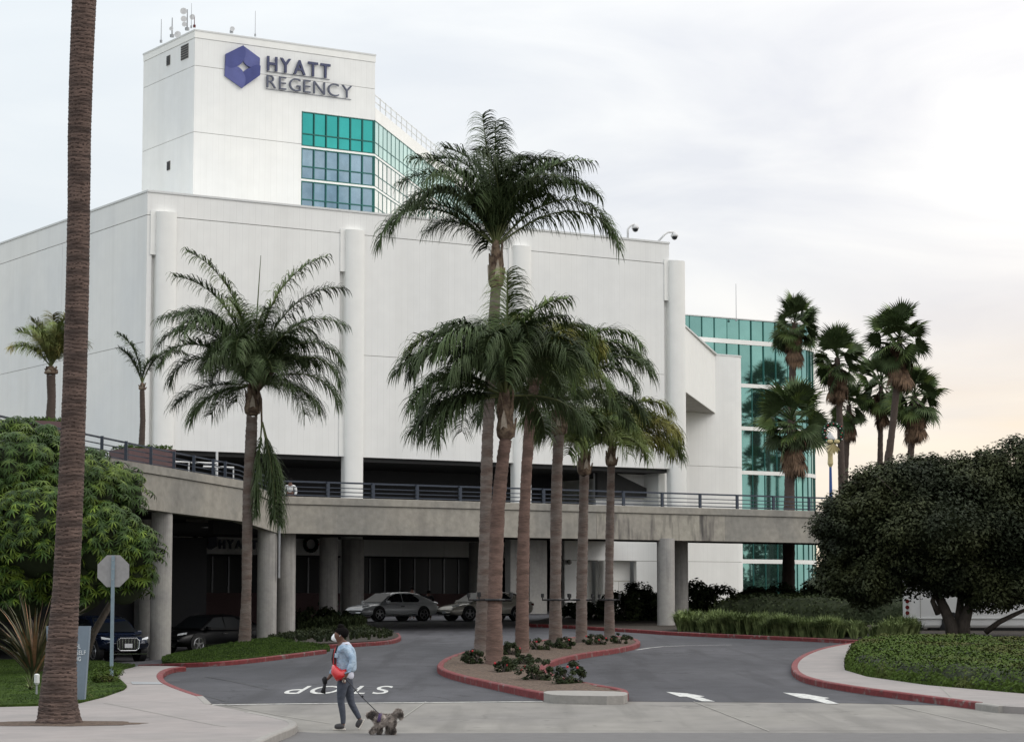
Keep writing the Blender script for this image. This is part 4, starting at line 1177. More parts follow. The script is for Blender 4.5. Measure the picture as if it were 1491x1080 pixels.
# its broken hanging frond and the brown spathe
me = frond_mesh(3.6, -84, -89, seed=9, mname='frond_dark', leaf=.55)
for az, dx, L_, e_ in ((0, .37, 3.6, -74), (30, .37, 3.4, -78), (320, .37, 3.5, -72), (200, .37, 3.2, -86)):
    o = link('hanging_frond', frond_mesh(L_, e_, -90, seed=az % 4, mname='frond_dark', leaf=.62), None, q1); o.location = (c1.x + dx, c1.y - .15, c1.z - 1.3); o.rotation_euler = (0, 0, radians(az))
MB().tube([(c1.x + .12, c1.y - .1, c1.z + .1), (c1.x + .33, c1.y - .15, c1.z - .5), (c1.x + .36, c1.y - .15, c1.z - 1.4)], [.05, .04, .038], 6).build('stalk', 'boot', q1)
MB().tube([(c1.x + .25, c1.y - .25, c1.z - .2), (c1.x + .55, c1.y - .35, c1.z + .35), (c1.x + .9, c1.y - .4, c1.z + .8)], [.05, .2, .02], 8).build('spathe', 'boot', q1, smooth=True)
# cluster on the island
queen_palm((701, 955), [(701, 955), (705, 860), (707, 760), (710, 640), (716, 520), (722, 420)], [.25, .205, .18, .17, .165, .16],
    [(180, 42, -88, 4.5, D), (172, 50, -80, 4.2, D), (0, 40, -88, 4.7, D), (8, 50, -80, 4.5, D), (179, 74, -10, 4.1), (170, 70, -40, 4.2), (3, 70, -15, 4.3), (12, 64, -50, 4.4), (-12, 72, -50, 4.), (90, 88, 60, 4.2), (265, 89, 55, 4.1), (20, 82, -5, 4.2), (160, 84, 10, 4.2), (200, 60, -60, 3.8),
     (30, 78, -30, 4.4), (150, 80, -20, 4.6), (210, 74, -55, 4), (330, 72, -60, 4), (60, 82, 0, 4.2), (300, 84, -30, 3.8), (240, 82, -20, 4.)],
    'tallest feather palm of the island cluster with a crown against the sky', bark='queen_bark', fill=7, fl=3.2, boot_h=1.5, seed=5, filldrop=(-80, -10), e0r=(35, 84), leaf=.62)
queen_palm((720, 974), [(720, 974), (720, 900), (722, 820), (725, 740), (731, 680), (736, 640)], [.235, .20, .185, .18, .175, .17],
    [(185, 5, -88, 2.7, D), (200, -5, -88, 2.5, D), (172, 20, -88, 2.8, D), (178, 66, -75, 3.7, GR_), (184, 48, -65, 3.5, D), (180, 58, -88, 3.4, D), (172, 74, -50, 3.2), (200, 60, -85, 3.4), (190, 82, -20, 2.8), (5, 84, -10, 3.0), (160, 35, -88, 3.0), (265, 88, 50, 3.4, GR_), (0, 86, 0, 3.4, GR_), (20, 74, -60, 3.2), (-10, 60, -70, 3.), (285, 84, -70, 3.2), (250, 75, -85, 3.2), (215, 70, -80, 3.4), (100, 80, -20, 3.4), (60, 78, -30, 3.)],
    'nearest feather palm of the island with a pale peeling leaf base', bark='queen_bark_red', fill=14, fl=2.9, boot_h=1.35, seed=8, e0r=(-10, 70), spear=(.05, 3.2), tint='frond_dark', filldrop=(-88, -55))
queen_palm((760, 955), [(760, 955), (761, 860), (763, 760), (767, 680), (772, 610), (778, 560)], [.23, .19, .175, .165, .16, .155],
    [(180, 60, -88, 2.8, OL), (0, 60, -85, 2.8, OL), (200, 50, -88, 2.6, OL), (340, 70, -80, 2.8, GR_), (100, 75, -40, 3.), (230, 74, -82, 2.8, OL), (300, 70, -86, 2.6, OL)],
    'island feather palm with dark reddish trunk and yellowing drooping fronds', bark='queen_bark_red', fill=12, fl=2.7, seed=11, tint='frond_green', boot_h=.6, filldrop=(-88, -60), e0r=(-10, 75))
queen_palm((809, 947), [(809, 947), (809, 860), (810, 760), (811, 690), (814, 634)], [.215, .185, .18, .178, .175],
    [(180, 70, -80, 3.2, D), (200, 66, -85, 3.0, D), (0, 62, -62, 3.9, D), (-10, 54, -72, 3.9, D), (6, 80, -65, 4.5, GR_), (2, 74, -85, 4.1, GR_), (170, 60, -70, 3.0, D), (260, 84, -80, 3.4, D), (290, 80, -85, 3.4, D), (235, 76, -86, 3.4, D), (320, 76, -80, 3.5, D), (160, 78, -75, 3.), (90, 80, -30, 3.4), (40, 82, -20, 3.4, GR_)],
    'bushy dark feather palm fourth from the left in the island cluster', fill=16, fl=3.2, seed=14, spear=(.08, 3.4), boot_h=1.3, filldrop=(-88, -65), e0r=(10, 84))
queen_palm((847, 941), [(847, 941), (847, 860), (849, 780), (851, 692)], [.215, .18, .17, .16],
    [(180, 55, -80, 2.4, GR_), (0, 60, -75, 2.4, GR_), (160, 50, -70, 2.4, GR_), (20, 70, -60, 2.6, OL), (200, 70, -80, 2.6, GR_)],
    'shorter feather palm second from the right in the island cluster', fill=11, fl=2.6, seed=17, tint='frond_green', boot_h=1., filldrop=(-85, -50))
queen_palm((888, 936), [(888, 936), (887, 860), (888, 780), (890, 679)], [.195, .155, .145, .14],
    [(0, 74, -62, 3.2, OL), (-8, 48, -85, 3.1, OL), (5, 30, -88, 3.1, GR_), (-20, 45, -80, 2.9, OL), (180, 75, -60, 2.4, OL), (170, 50, -75, 2.4, GR_), (240, 80, -70, 2.6, GR_), (310, 76, -75, 2.6, OL), (90, 84, -10, 2.6)],
    'rightmost feather palm of the island cluster with olive yellow fronds', fill=9, fl=2.8, seed=21, tint='frond_olive', boot_h=.8, filldrop=(-85, -50))
queen_palm(None, [(876, 640), (878, 600), (879, 570)], [.2, .18, .17],
    [(0, 76, -60, 3.2, D), (-5, 50, -60, 3., D), (180, 70, -50, 2.8, D), (75, 88, 20, 3.4, D), (270, 86, -20, 3.2, D), (350, 82, -20, 3.2, D)],
    'feather palm crown with a high arching frond rising behind the island cluster', Y=92, fill=5, fl=2.6, seed=25, boot_h=.9) if False else None

# planter palms on the ramp
def planter_palm(px, py_b, py_t, Y, fronds, label, tint, rad, pw, leaf, fill=0, fl=1.5, hang=.6, seed=31):
    t, c, b = queen_palm(None, [(px, py_b), (px + 2, (py_b + py_t) / 2), (px + 1, py_t)], rad, fronds, label, Y=Y, tint=tint, fill=fill, fl=fl, boot_h=.35, leaf=leaf, hang=hang, seed=seed, group='palms in planters on the ramp', name='planter_palm', bark='fan_bark', e0r=(50, 88), filldrop=(-20, 30))
    return t
planter_palm(73, 615, 545, 99, [(180, 70, 0, 2.2), (175, 82, 30, 2.3), (0, 75, 10, 2.2), (10, 84, 50, 2.4), (270, 86, 40, 2.3), (200, 50, -30, 2.), (-20, 55, -20, 2.)], 'yellow green upright palm on the ramp behind the big trunk', 'frond_pale', [.2, .17, .19], 1.4, .5, fill=8, fl=2.0)
planter_palm(206, 655, 568, 110, [(178, 82, 25, 2.7), (4, 72, -40, 2.9), (182, 70, 30, 2.0), (2, 84, 10, 1.6)], 'scrawny two-fronded palm in the planter on the ramp', 'frond_dark', [.16, .13, .11], 1.4, .38, seed=33)
pp = at(207, 668, 108)
for px, Y, w, lb in ((207, 110, 1.15, 'purple brown planter with a tuft of grass behind the ramp railing'), (72, 99, 1.1, 'planter box half hidden by the bush behind the ramp railing')):
    p = at(px, 678 if px > 100 else 640, Y); t = thing('planter_box', lb, 'planter', (p.x, Y, p.z - .7), rz=AL)
    zt_p = at(px, 655 if px > 100 else 616, Y).z - (p.z - .7)
    MB().prism([(-w, -w), (w, -w), (w, w), (-w, w)], -.5, zt_p).build('box', 'planter', t)
    n = 900; C = np.stack([NR.uniform(-w, w, n), NR.uniform(-w, w, n), zt_p + NR.uniform(0, .18, n)], 1)
    Vv, Ff = leafquads(C, np.tile([0., -.6, .6], (n, 1)), .16, .8, .3); link('grass', fastmesh('grass', Vv, Ff), 'grass_blade', t, kind='stuff')

# light brackets round the palm trunks
def bracket(px, py, Y, w, label):
    p = at(px, py, Y)
    t = thing('uplight_bracket', label, 'lamp', (p.x, Y, p.z), group='uplight brackets strapped to the island palms')
    MB().torus(.25, .035, 16, 6, Matrix.Rotation(pi / 2, 4, 'X')).build('collar', 'black', t)
    for s_ in (-1, 1):
        MB().tube([(s_ * .25, -.05, 0), (s_ * w, -.12, 0), (s_ * w, -.12, .1)], .028, 6).build('arm', 'black', t)
        MB().tube([(s_ * w, -.12, .08), (s_ * w, -.12, .2)], .05, 8).build('lamp', 'black', t)
for px, Y, w, lb in ((703, 72.3, .42, 'black uplight bracket on the leftmost island trunk'), (721, 63.3, .42, 'black uplight bracket on the front thick island trunk'),
                     (809, 77.2, .42, 'black uplight bracket on the fourth island trunk'), (846, 81.8, .38, 'black uplight bracket on the second trunk from the right of the island'), (887, 85.4, .36, 'black uplight bracket on the rightmost island trunk')):
    bracket(px, 873, Y, w, lb)

# fan palms
FAN = {}
def fan_leaf(seed, dead=False):
    k = (seed, dead)
    if k in FAN: return FAN[k]
    rs = np.random.default_rng(seed + (100 if dead else 0)); V = []; Fc = []
    Lp = .75 if not dead else .5
    for i in range(4):
        t = i / 3; w = .03
        zz = -.1 * t * t
        V += [(Lp * t, w, zz), (Lp * t, -w, zz)]
    for i in range(3): Fc.append((2 * i, 2 * i + 1, 2 * i + 3, 2 * i + 2))
    n = 22; spread = 2.3 if not dead else 1.1
    rad_ = .95
    for i in range(n):
        a = -spread / 2 * 1.25 + spread * 1.25 * i / (n - 1)
        d = np.array([cos(a), sin(a), .05]); p = np.array([Lp, 0, -.1]); r_ = rad_ * (1 - .22 * abs(a) / 1.4) * rs.uniform(.85, 1.1); base = len(V); sg = 4
        for k2 in range(sg + 1):
            w = [.012, .050, .044, .022, .003][k2]
            wd = np.array([-sin(a), cos(a), .35 * (1 if i % 2 else -1)])
            V += [tuple(p - wd * w), tuple(p + wd * w)]
            p = p + d * r_ / sg; d = d + np.array([0, 0, -(.10 + .16 * k2) if not dead else -.25]); d /= np.linalg.norm(d)
        for k2 in range(sg): Fc.append((base + 2 * k2, base + 2 * k2 + 1, base + 2 * k2 + 3, base + 2 * k2 + 2))
    me = fastmesh('leaf', np.array(V), np.array(Fc)); me.materials.append(MATS['dead_leaf' if dead else 'frond_green' if seed % 3 == 1 else 'frond_dark']); FAN[k] = me
    return me
def fan_palm(px, Y, py_crown, pts, r0, size, skirt, label, n=30, seed=1, group='fan palms right of the glass building', gz_=None):
    P = [at(x, y, Y) for x, y in pts]; bz = G(P[0].x, Y) if gz_ is None else gz_
    t = thing('fan_palm', label, 'palm tree', (P[0].x, Y, bz), group=group)
    b0 = Vector((P[0].x, Y, bz)); rel = [Vector((0, 0, 0))] + [p - b0 for p in P]
    rad = [r0 * (1.35 - .6 * i / (len(rel) - 1)) for i in range(len(rel))]
    link('trunk', trunk_mesh(rel, rad, ring=.3, amp=.03, n=10, seed=seed), 'fan_bark', t)
    c = rel[-1]; rs = random.Random(seed); n = int(n * 1.45)
    for i in range(n):
        el = 88 - 140 * ((i + .5) / n) ** .95 + rs.uniform(-12, 12); az = i * 137.5 + rs.uniform(-25, 25)
        o = link('leaf', fan_leaf(i % 4), None, t); o.location = c + Vector((0, 0, .25 - .6 * i / n))
        o.rotation_euler = (radians(rs.uniform(-60, 60)), -radians(el), radians(az)); s_ = size * rs.uniform(.72, 1.15); o.scale = (s_, s_, s_)
    for i in range(skirt):
        az = i * 137.5 + rs.uniform(-20, 20); dn = rs.uniform(-.35, 1.25) * size
        o = link('dead_leaf', fan_leaf(i % 3, True), None, t); o.location = c + Vector((0, 0, -.2 - dn * .9)); o.rotation_euler = (0, radians(rs.uniform(48, 84)), radians(az)); s_ = size * rs.uniform(.75, 1.); o.scale = (s_, s_, s_)
    return t
FY = 140
fan_palm(1155, FY, 460, [(1148, 860), (1149, 730), (1152, 640), (1154, 540), (1157, 470)], .24, 1.12, 44, 'tall fan palm standing directly in front of the teal glass building', seed=1, n=36)
fan_palm(1148, 128, 600, [(1148, 870), (1149, 760), (1150, 690), (1153, 612)], .30, 1.38, 44, 'short broad fan palm drooping low in front of the glass building', seed=2, n=34)
fan_palm(1220, 132, 520, [(1226, 900), (1227, 740), (1224, 640), (1219, 522)], .20, 1.12, 50, 'fan palm with a shaggy brown skirt just left of the wreath lamp', seed=3, n=34)
fan_palm(1238, 150, 580, [(1226, 900), (1229, 720), (1233, 640), (1236, 590)], .20, 1.0, 34, 'lower fan palm behind the wreath lamp, half hidden by a taller one', seed=4, n=26)
fan_palm(1283, 150, 560, [(1281, 900), (1281, 720), (1282, 640), (1283, 560)], .19, 1.25, 26, 'slim fan palm at the left of the right-hand group', seed=5, n=30)
fan_palm(1310, 138, 490, [(1272, 900), (1292, 680), (1300, 620), (1306, 560), (1310, 492)], .21, 1.28, 56, 'tallest fan palm of the right-hand group with a leaning trunk', seed=6, n=38)
fan_palm(1335, 146, 570, [(1322, 900), (1324, 700), (1327, 640), (1332, 575)], .21, 1.28, 50, 'shaggy fan palm at the right of the right-hand group', seed=7, n=34)
# palms standing outside the frame to the right, seen mirrored in the glass
def mirrored(px, py, dist):
    C = MBi @ Vector((0, 0, CZ)); D = (MBi.to_3x3() @ ray(px, py)).normalized()
    t = (QG - C.y) / D.y; Hh = C + D * t; D2 = Vector((D.x, -D.y, D.z)); return MB_ @ (Hh + D2 * dist)
for i, (px, py, ds, sz) in enumerate(((1118, 560, 34, 1.7), (1098, 612, 40, 1.5), (1160, 600, 44, 1.5), (1096, 672, 36, 1.1), (1132, 660, 48, 1.2), (1175, 655, 38, 1.2))):
    c = mirrored(px, py, ds); g_ = G(c.x, c.y); h = c.z - g_
    t = thing('fan_palm', ('tallest', 'second tallest', 'slightly leaning', 'lowest', 'middle-sized', 'rightmost')[i] + ' of the fan palms beyond the right edge mirrored in the glass building', 'palm tree', (c.x, c.y, g_))
    link('trunk', trunk_mesh([(0, 0, 0), (0, 0, h * .5), (.2, 0, h)], [.28, .22, .2], ring=.4, amp=.02, n=8, seed=i), 'fan_bark', t)
    for k_ in range(32):
        o = link('leaf', fan_leaf(k_ % 4), None, t); o.location = (.2, 0, h); o.rotation_euler = (radians(R.uniform(-20, 20)), -radians(85 - 3.9 * k_), radians(k_ * 137.5)); o.scale = (sz,) * 3
    for k_ in range(20):
        o = link('dead_leaf', fan_leaf(k_ % 3, True), None, t); o.location = (.2, 0, h - .06 * k_); o.rotation_euler = (0, radians(65), radians(k_ * 137.5)); o.scale = (sz * .9,) * 3

# the big foreground trunk
def big_trunk():
    tr = [(0, 123, 36), (100, 118.5, 35), (200, 115.5, 34), (300, 114.5, 33), (420, 112.5, 34), (560, 109, 35), (700, 104, 37), (860, 96, 39), (960, 88, 46), (1020, 84, 55), (1045, 85, 62), (1056, 85, 72), (1065, 85, 84)]
    bx, Y = gp(85, 1064); bz = G(bx, Y) + .12
    t = thing('palm_trunk', 'huge ringed brown palm trunk rising out of frame from the near sidewalk', 'palm tree', (bx, Y, bz))
    tr = [(-160, 130, 37)] + tr
    rows = []
    for y_, x_, w_ in tr[::-1]:
        p = at(x_, y_, Y); rows.append((p.x - bx, p.z - bz, w_ / 2 / FPX * Y * 1.0))
    zs = [r_[1] for r_ in rows]; zs[0] = -.1
    n = 40; dz = .0165; top = zs[-1]; V = []; F_ = []; rs = np.random.default_rng(4)
    N_ = int((top + .1) / dz)
    phase = 0.; ring = .066; crk = []
    ang = np.linspace(0, 2 * pi, n, endpoint=False)
    wob = rs.normal(0, 1, (60, n)); wob = (wob + np.roll(wob, 1, 1) + np.roll(wob, -1, 1) + np.roll(wob, 2, 1)) / 3
    for i in range(N_ + 1):
        z = -.1 + i * dz
        xc = np.interp(z, zs, [r_[0] for r_ in rows]); rad_ = np.interp(z, zs, [r_[2] for r_ in rows])
        rw = z / ring + .16 * wob[int(z * 5) % 60] + .22 * np.sin(ang + z * 1.3) + .12 * np.sin(ang * 3 + z * 2)
        fr_ = rw - np.floor(rw)
        prof = np.where(fr_ < .3, -.028, .012 * (1 - fr_)) * (1 if z > .8 else .35); crk.append(fr_ < .3)
        r_ = rad_ * (1 + prof + .012 * rs.normal(size=n) + .02 * np.sin(ang * 3 + z * .9))
        if z < .5: r_ = r_ * (1 + .05 * np.sin(ang * 7 + 1) * (1 - z / .5))
        for j in range(n): V.append((xc + r_[j] * cos(ang[j]), r_[j] * sin(ang[j]), z))
    for i in range(N_):
        for j in range(n): F_.append((i * n + j, i * n + (j + 1) % n, (i + 1) * n + (j + 1) % n, (i + 1) * n + j))
    m = MATS['big_bark']
    N, L = m.node_tree.nodes, m.node_tree.links
    me = fastmesh('trunk', V, F_); me.materials.append(m); me.materials.append(MATS['bark_crack'])
    mi = (np.array(crk)[:-1] & (rs.random((N_, n)) < .62)).astype(np.int32).ravel()
    if len(mi) == len(me.polygons): me.polygons.foreach_set('material_index', mi)
    link('trunk', me, None, t)
    # a mound of dry soil round the foot
    n2 = 28; pts = [(bx + 1.35 * cos(2 * pi * i / n2) * (1 + .12 * sin(i * 2.1)), Y - .02 + .75 * sin(2 * pi * i / n2) * (1 + .1 * cos(i * 1.7))) for i in range(n2)]
    sheet('tree_pit', pts, 'mulch', .125, .2, hf=lambda x, y: .03 * max(0, 1 - math.hypot(x - bx, (y - Y) * 1.6) / 1.2))
big_trunk()

# ------------------------------------------------------------------ broadleaf tree right
def blob_leaves(center, rad, nclump, per, leaf, seed=0, clump_r=.55, cond=None, flat=1.):
    rs = np.random.default_rng(seed); Cs = []; Ns = []
    for i in range(nclump):
        v = rs.normal(size=3); v /= np.linalg.norm(v); rr_ = rs.uniform(.55, 1.0) ** .5
        c = v * rr_ * np.array(rad) * (1 + .10 * sin(5 * v[0] + seed) + .08 * sin(7 * v[2] + 2))
        if cond and not cond(c): continue
        cr = clump_r * rs.uniform(.6, 1.3)
        d = rs.normal(size=(per, 3)); d /= np.linalg.norm(d, axis=1)[:, None]
        rad2 = cr * rs.uniform(.55, 1.12, per)[:, None]
        p = c + d * rad2 * np.array([1, 1, .8]); Cs.append(p); Ns.append(d * .7 + np.array([0, 0, .7]))
    C = np.concatenate(Cs) + np.array(center); Nn = np.concatenate(Ns)
    return leafquads(C, Nn, leaf, .6, .5)
tb = gp(1390, 929)
tree = thing('broadleaf_tree', 'dense dark rounded tree with low spreading branches at the right edge', 'tree', (tb[0], tb[1], G(*tb)))
k_ = tb[1] / FPX
def tl(px, py, dy=0): p = at(px, py, tb[1] + dy); return (p.x - tb[0], dy, p.z - G(*tb))
for P, rd in (([(1388, 932, 0), (1385, 910, 0), (1375, 885, 0), (1358, 850, .3), (1340, 800, .6)], [.3, .24, .2, .15, .06]),
              ([(1402, 932, 0), (1404, 905, 0), (1412, 880, -.2), (1425, 840, -.4), (1440, 790, -.5)], [.3, .24, .18, .14, .06]),
              ([(1395, 930, .2), (1396, 900, .3), (1400, 860, .5), (1398, 800, .9)], [.2, .16, .13, .06]),
              ([(1366, 893, -.1), (1358, 875, -.3), (1362, 862, -.3), (1360, 850, -.4)], [.12, .1, .09, .05]),
              ([(1435, 920, -.1), (1455, 905, -.4), (1480, 893, -.6), (1510, 880, -.8)], [.12, .1, .08, .05])):
    MB().tube([tl(*p) for p in P], rd, 10).build('branch', 'tree_bark', tree, smooth=True)
c0 = tl(1368, 764)
def crown_cond(c): return True
Vv, Ff = blob_leaves(c0, (4.0, 3.9, 2.1), 420, 210, .15, seed=3, clump_r=.62)
crown = link('crown', fastmesh('crown', Vv, Ff), 'ficus_leaf', tree)
Vv, Ff = blob_leaves(tl(1480, 768), (3.2, 3.2, 2.3), 200, 210, .15, seed=5, clump_r=.62)
link('crown', fastmesh('crown', Vv, Ff), 'ficus_leaf', tree)
for i, (x_, y_, rx_, rz_) in enumerate(((1265, 800, 1.7, 1.6), (1318, 712, 1.6, 1.1), (1270, 735, 1.5, 1.3), (1228, 765, 1., .9), (1425, 706, 1.7, 1.1), (1235, 825, 1.0, 1.1), (1372, 698, 1.1, .8), (1478, 690, 1.5, 1.1), (1262, 842, 1.3, .8), (1445, 850, 1.5, .75), (1490, 845, 1.4, .8), (1395, 838, 1.3, .55))):
    Vv, Ff = blob_leaves(tl(x_, y_, -.6), (rx_, 1.9, rz_), 80, 190, .15, seed=6 + i, clump_r=.45)
    link('crown', fastmesh('crown', Vv, Ff), 'ficus_leaf', tree)
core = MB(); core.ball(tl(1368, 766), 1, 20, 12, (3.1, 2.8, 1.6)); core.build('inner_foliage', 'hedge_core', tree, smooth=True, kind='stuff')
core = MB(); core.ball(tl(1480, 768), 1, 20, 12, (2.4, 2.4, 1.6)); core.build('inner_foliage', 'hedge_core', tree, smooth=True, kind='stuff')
# twigs through the crown
tw = MB(); rs = random.Random(5)
for i in range(40):
    a = tl(1395 + rs.uniform(-40, 50), 850, 0); b = Vector(c0) + Vector((rs.uniform(-3.8, 4.2), rs.uniform(-3, 3), rs.uniform(-1.8, 2.2)))
    tw.tube([a, Vector(a).lerp(b, .5) + Vector((0, 0, .4)), b], [.05, .03, .01], 5)
tw.build('branch', 'tree_bark', tree)

# ------------------------------------------------------------------ umbrella tree left
sch = thing('umbrella_tree', 'large umbrella tree with drooping hand-shaped leaves in front of the ramp', 'tree', (-13.2, 69, G(-13.2, 69)))
def compound(seed):
    rs = np.random.default_rng(seed); V = []; Fc = []; n = 9
    for i in range(n):
        a = 2 * pi * i / n + rs.uniform(-.2, .2); d = np.array([cos(a), sin(a), .25]); p = np.array([0, 0, 0.]); L_ = .30 * rs.uniform(.8, 1.1); base = len(V); sg = 4
        for k in range(sg + 1):
            w = [.005, .019, .024, .018, .002][k]; wd = np.array([-sin(a), cos(a), 0])
            V += [tuple(p - wd * w - np.array([0, 0, w * .4])), tuple(p), tuple(p + wd * w - np.array([0, 0, w * .4]))]
            p = p + d * L_ / sg; d = d + np.array([0, 0, -.5]); d /= np.linalg.norm(d)
        for k in range(sg):
            for j in (0, 1): Fc.append((base + 3 * k + j, base + 3 * k + j + 1, base + 3 * k + j + 4, base + 3 * k + j + 3))
    return np.array(V), np.array(Fc)
comp = [compound(s) for s in range(4)]
comp_me = []
for v_, f_ in comp:
    m_ = fastmesh('leaf', v_, f_); m_.materials.append(MATS['schefflera_leaf']); comp_me.append(m_)
rs = np.random.default_rng(12)
lobes = []   # px, py, r(m), depth
for (px, py, r_, Y) in ((35, 700, 1.6, 68), (110, 730, 1.5, 67.5), (60, 780, 1.7, 66.5), (150, 790, 1.25, 66.5), (-20, 750, 1.6, 68), (200, 800, .75, 66.5), (170, 720, 1.0, 68.5), (20, 650, 1.0, 69.5), (90, 665, .75, 69), (66, 640, .5, 69.2), (130, 685, .75, 68.8), (20, 850, 1.5, 67), (110, 845, 1.3, 67), (180, 850, .8, 67), (205, 838, .5, 66.6), (-70, 800, 1.8, 68)):
    lobes.append((at(px, py, Y), r_))
cand = []
for c, r_ in lobes:
    nn = int(150 * r_ * r_) + 14
    for i in range(nn):
        v = rs.normal(size=3); v /= np.linalg.norm(v)
        if v[2] < -.5: v[2] *= -1
        if v[1] > .55 and rs.random() < .7: v[1] *= -1
        rr_ = r_ * rs.uniform(.72, 1.05)
        cand.append((c.x + v[0] * rr_, c.y + v[1] * rr_, c.z + v[2] * rr_ * .9, v))
cand.sort(key=lambda a: a[1] + rs.uniform(0, .8))
VS = []; FS = []; off = 0
rootM = ROOTM[sch.name].inverted()
for i, (x, y, z, v) in enumerate(cand):
    p = rootM @ Vector((x, y, z)); s_ = rs.uniform(.68, 1.08)
    rot = Matrix.Rotation(rs.uniform(0, 6.28), 4, 'Z')
    tilt = Vector((v[0], v[1], 1.1)).to_track_quat('Z', 'Y').to_matrix().to_4x4()
    if i < 290:
        o = link('leaf', comp_me[i % 4], None, sch); o.matrix_local = Matrix.Translation(p) @ tilt @ rot @ Matrix.Scale(s_, 4)
    else:
        v_, f_ = comp[i % 4]; M3 = np.array((tilt @ rot).to_3x3()) * s_
        VS.append(v_ @ M3.T + np.array(p)); FS.append(f_ + off); off += len(v_)
link('foliage', fastmesh('foliage', np.concatenate(VS), np.concatenate(FS)), 'schefflera_leaf', sch, kind='stuff')
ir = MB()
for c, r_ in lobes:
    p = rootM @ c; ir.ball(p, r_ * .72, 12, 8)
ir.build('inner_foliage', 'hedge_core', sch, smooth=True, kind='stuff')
for dx, tx in ((-.3, -1.6), (.2, 1.2), (.8, 2.6)):
    MB().tube([(dx, .3, -.1), (dx * 1.5, .2, 1.2), (tx, 0, 3.6)], [.14, .11, .05], 8).build('trunk', 'tree_bark', sch, smooth=True)

# ------------------------------------------------------------------ hedges, beds
def hedge(name, poly, h, leaf, dens, label, seed, m='hedge_leaf', edge=.45, kind=None):
    xs_ = [p[0] for p in poly]; ys_ = [p[1] for p in poly]
    P = np.array(poly); segA = P; segB = np.roll(P, -1, 0)
    def dist(x, y):
        ab = segB - segA; ap = np.array([x, y]) - segA
        t = np.clip((ap * ab).sum(1) / ((ab ** 2).sum(1) + 1e-9), 0, 1)
        return np.min(np.hypot(*(ap - ab * t[:, None]).T))
    def H(x, y):
        d = dist(x, y); k = min(1, d / edge); return h * sqrt(max(0, 1 - (1 - k) ** 2)) * (1 + .10 * sin(x * 1.9 + seed) * cos(y * 1.3) + .06 * sin(x * 5.1 + y * 3.3))
    cx_, cy_ = sum(xs_) / len(xs_), sum(ys_) / len(ys_)
    t = thing(name, label, 'hedge', (cx_, cy_, G(cx_, cy_)))
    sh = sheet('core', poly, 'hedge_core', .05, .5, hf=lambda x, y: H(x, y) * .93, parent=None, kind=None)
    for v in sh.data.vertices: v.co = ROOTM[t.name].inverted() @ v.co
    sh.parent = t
    rs = random.Random(seed); C = []; Nn = []
    area = (max(xs_) - min(xs_)) * (max(ys_) - min(ys_)); n = int(area * dens)
    for _ in range(n):
        x = rs.uniform(min(xs_), max(xs_)); y = rs.uniform(min(ys_), max(ys_))
        if not inside(x, y, poly): continue
        hh = H(x, y); e = .06
        gx = (H(x + e, y) - hh) / e; gy = (H(x, y + e) - hh) / e; nv = Vector((-gx, -gy, 1)).normalized()
        k = rs.uniform(-.07, .06)
        C.append((x + nv.x * k, y + nv.y * k, G(x, y) + .05 + hh + nv.z * k)); Nn.append(tuple(nv))
    # extra on steep rim
    per = 0
    for a, b in zip(poly, poly[1:] + poly[:1]):
        L_ = math.dist(a, b); mm = int(L_ * dens * h * 1.4)
        for _ in range(mm):
            u = rs.random(); x = a[0] + (b[0] - a[0]) * u; y = a[1] + (b[1] - a[1]) * u
            tx, ty = (cx_ - x), (cy_ - y); l_ = math.hypot(tx, ty); w = rs.random() ** 2 * edge * .5; x += tx / l_ * w; y += ty / l_ * w
            C.append((x, y, G(x, y) + .05 + H(x, y) * rs.uniform(.5, 1.05))); Nn.append((-tx / l_, -ty / l_, .4))
    C = np.array(C) - np.array(ROOTM[t.name].translation); Vv, Ff = leafquads(C, np.array(Nn), leaf, .75, .6)
    link('foliage', fastmesh('foliage', Vv, Ff), m, t)
    return t
hp = gpl((1250, 953), (1234, 962), (1230, 977), (1240, 985), (1290, 995), (1350, 1004), (1491, 1017), (1640, 1030), (1700, 970), (1600, 962), (1491, 955), (1370, 949), (1300, 950))
hedge('hedge', smooth_path(hp, 1, True), .50, .075, 330, 'clipped low green hedge filling the right corner beside the pink sidewalk', 2)
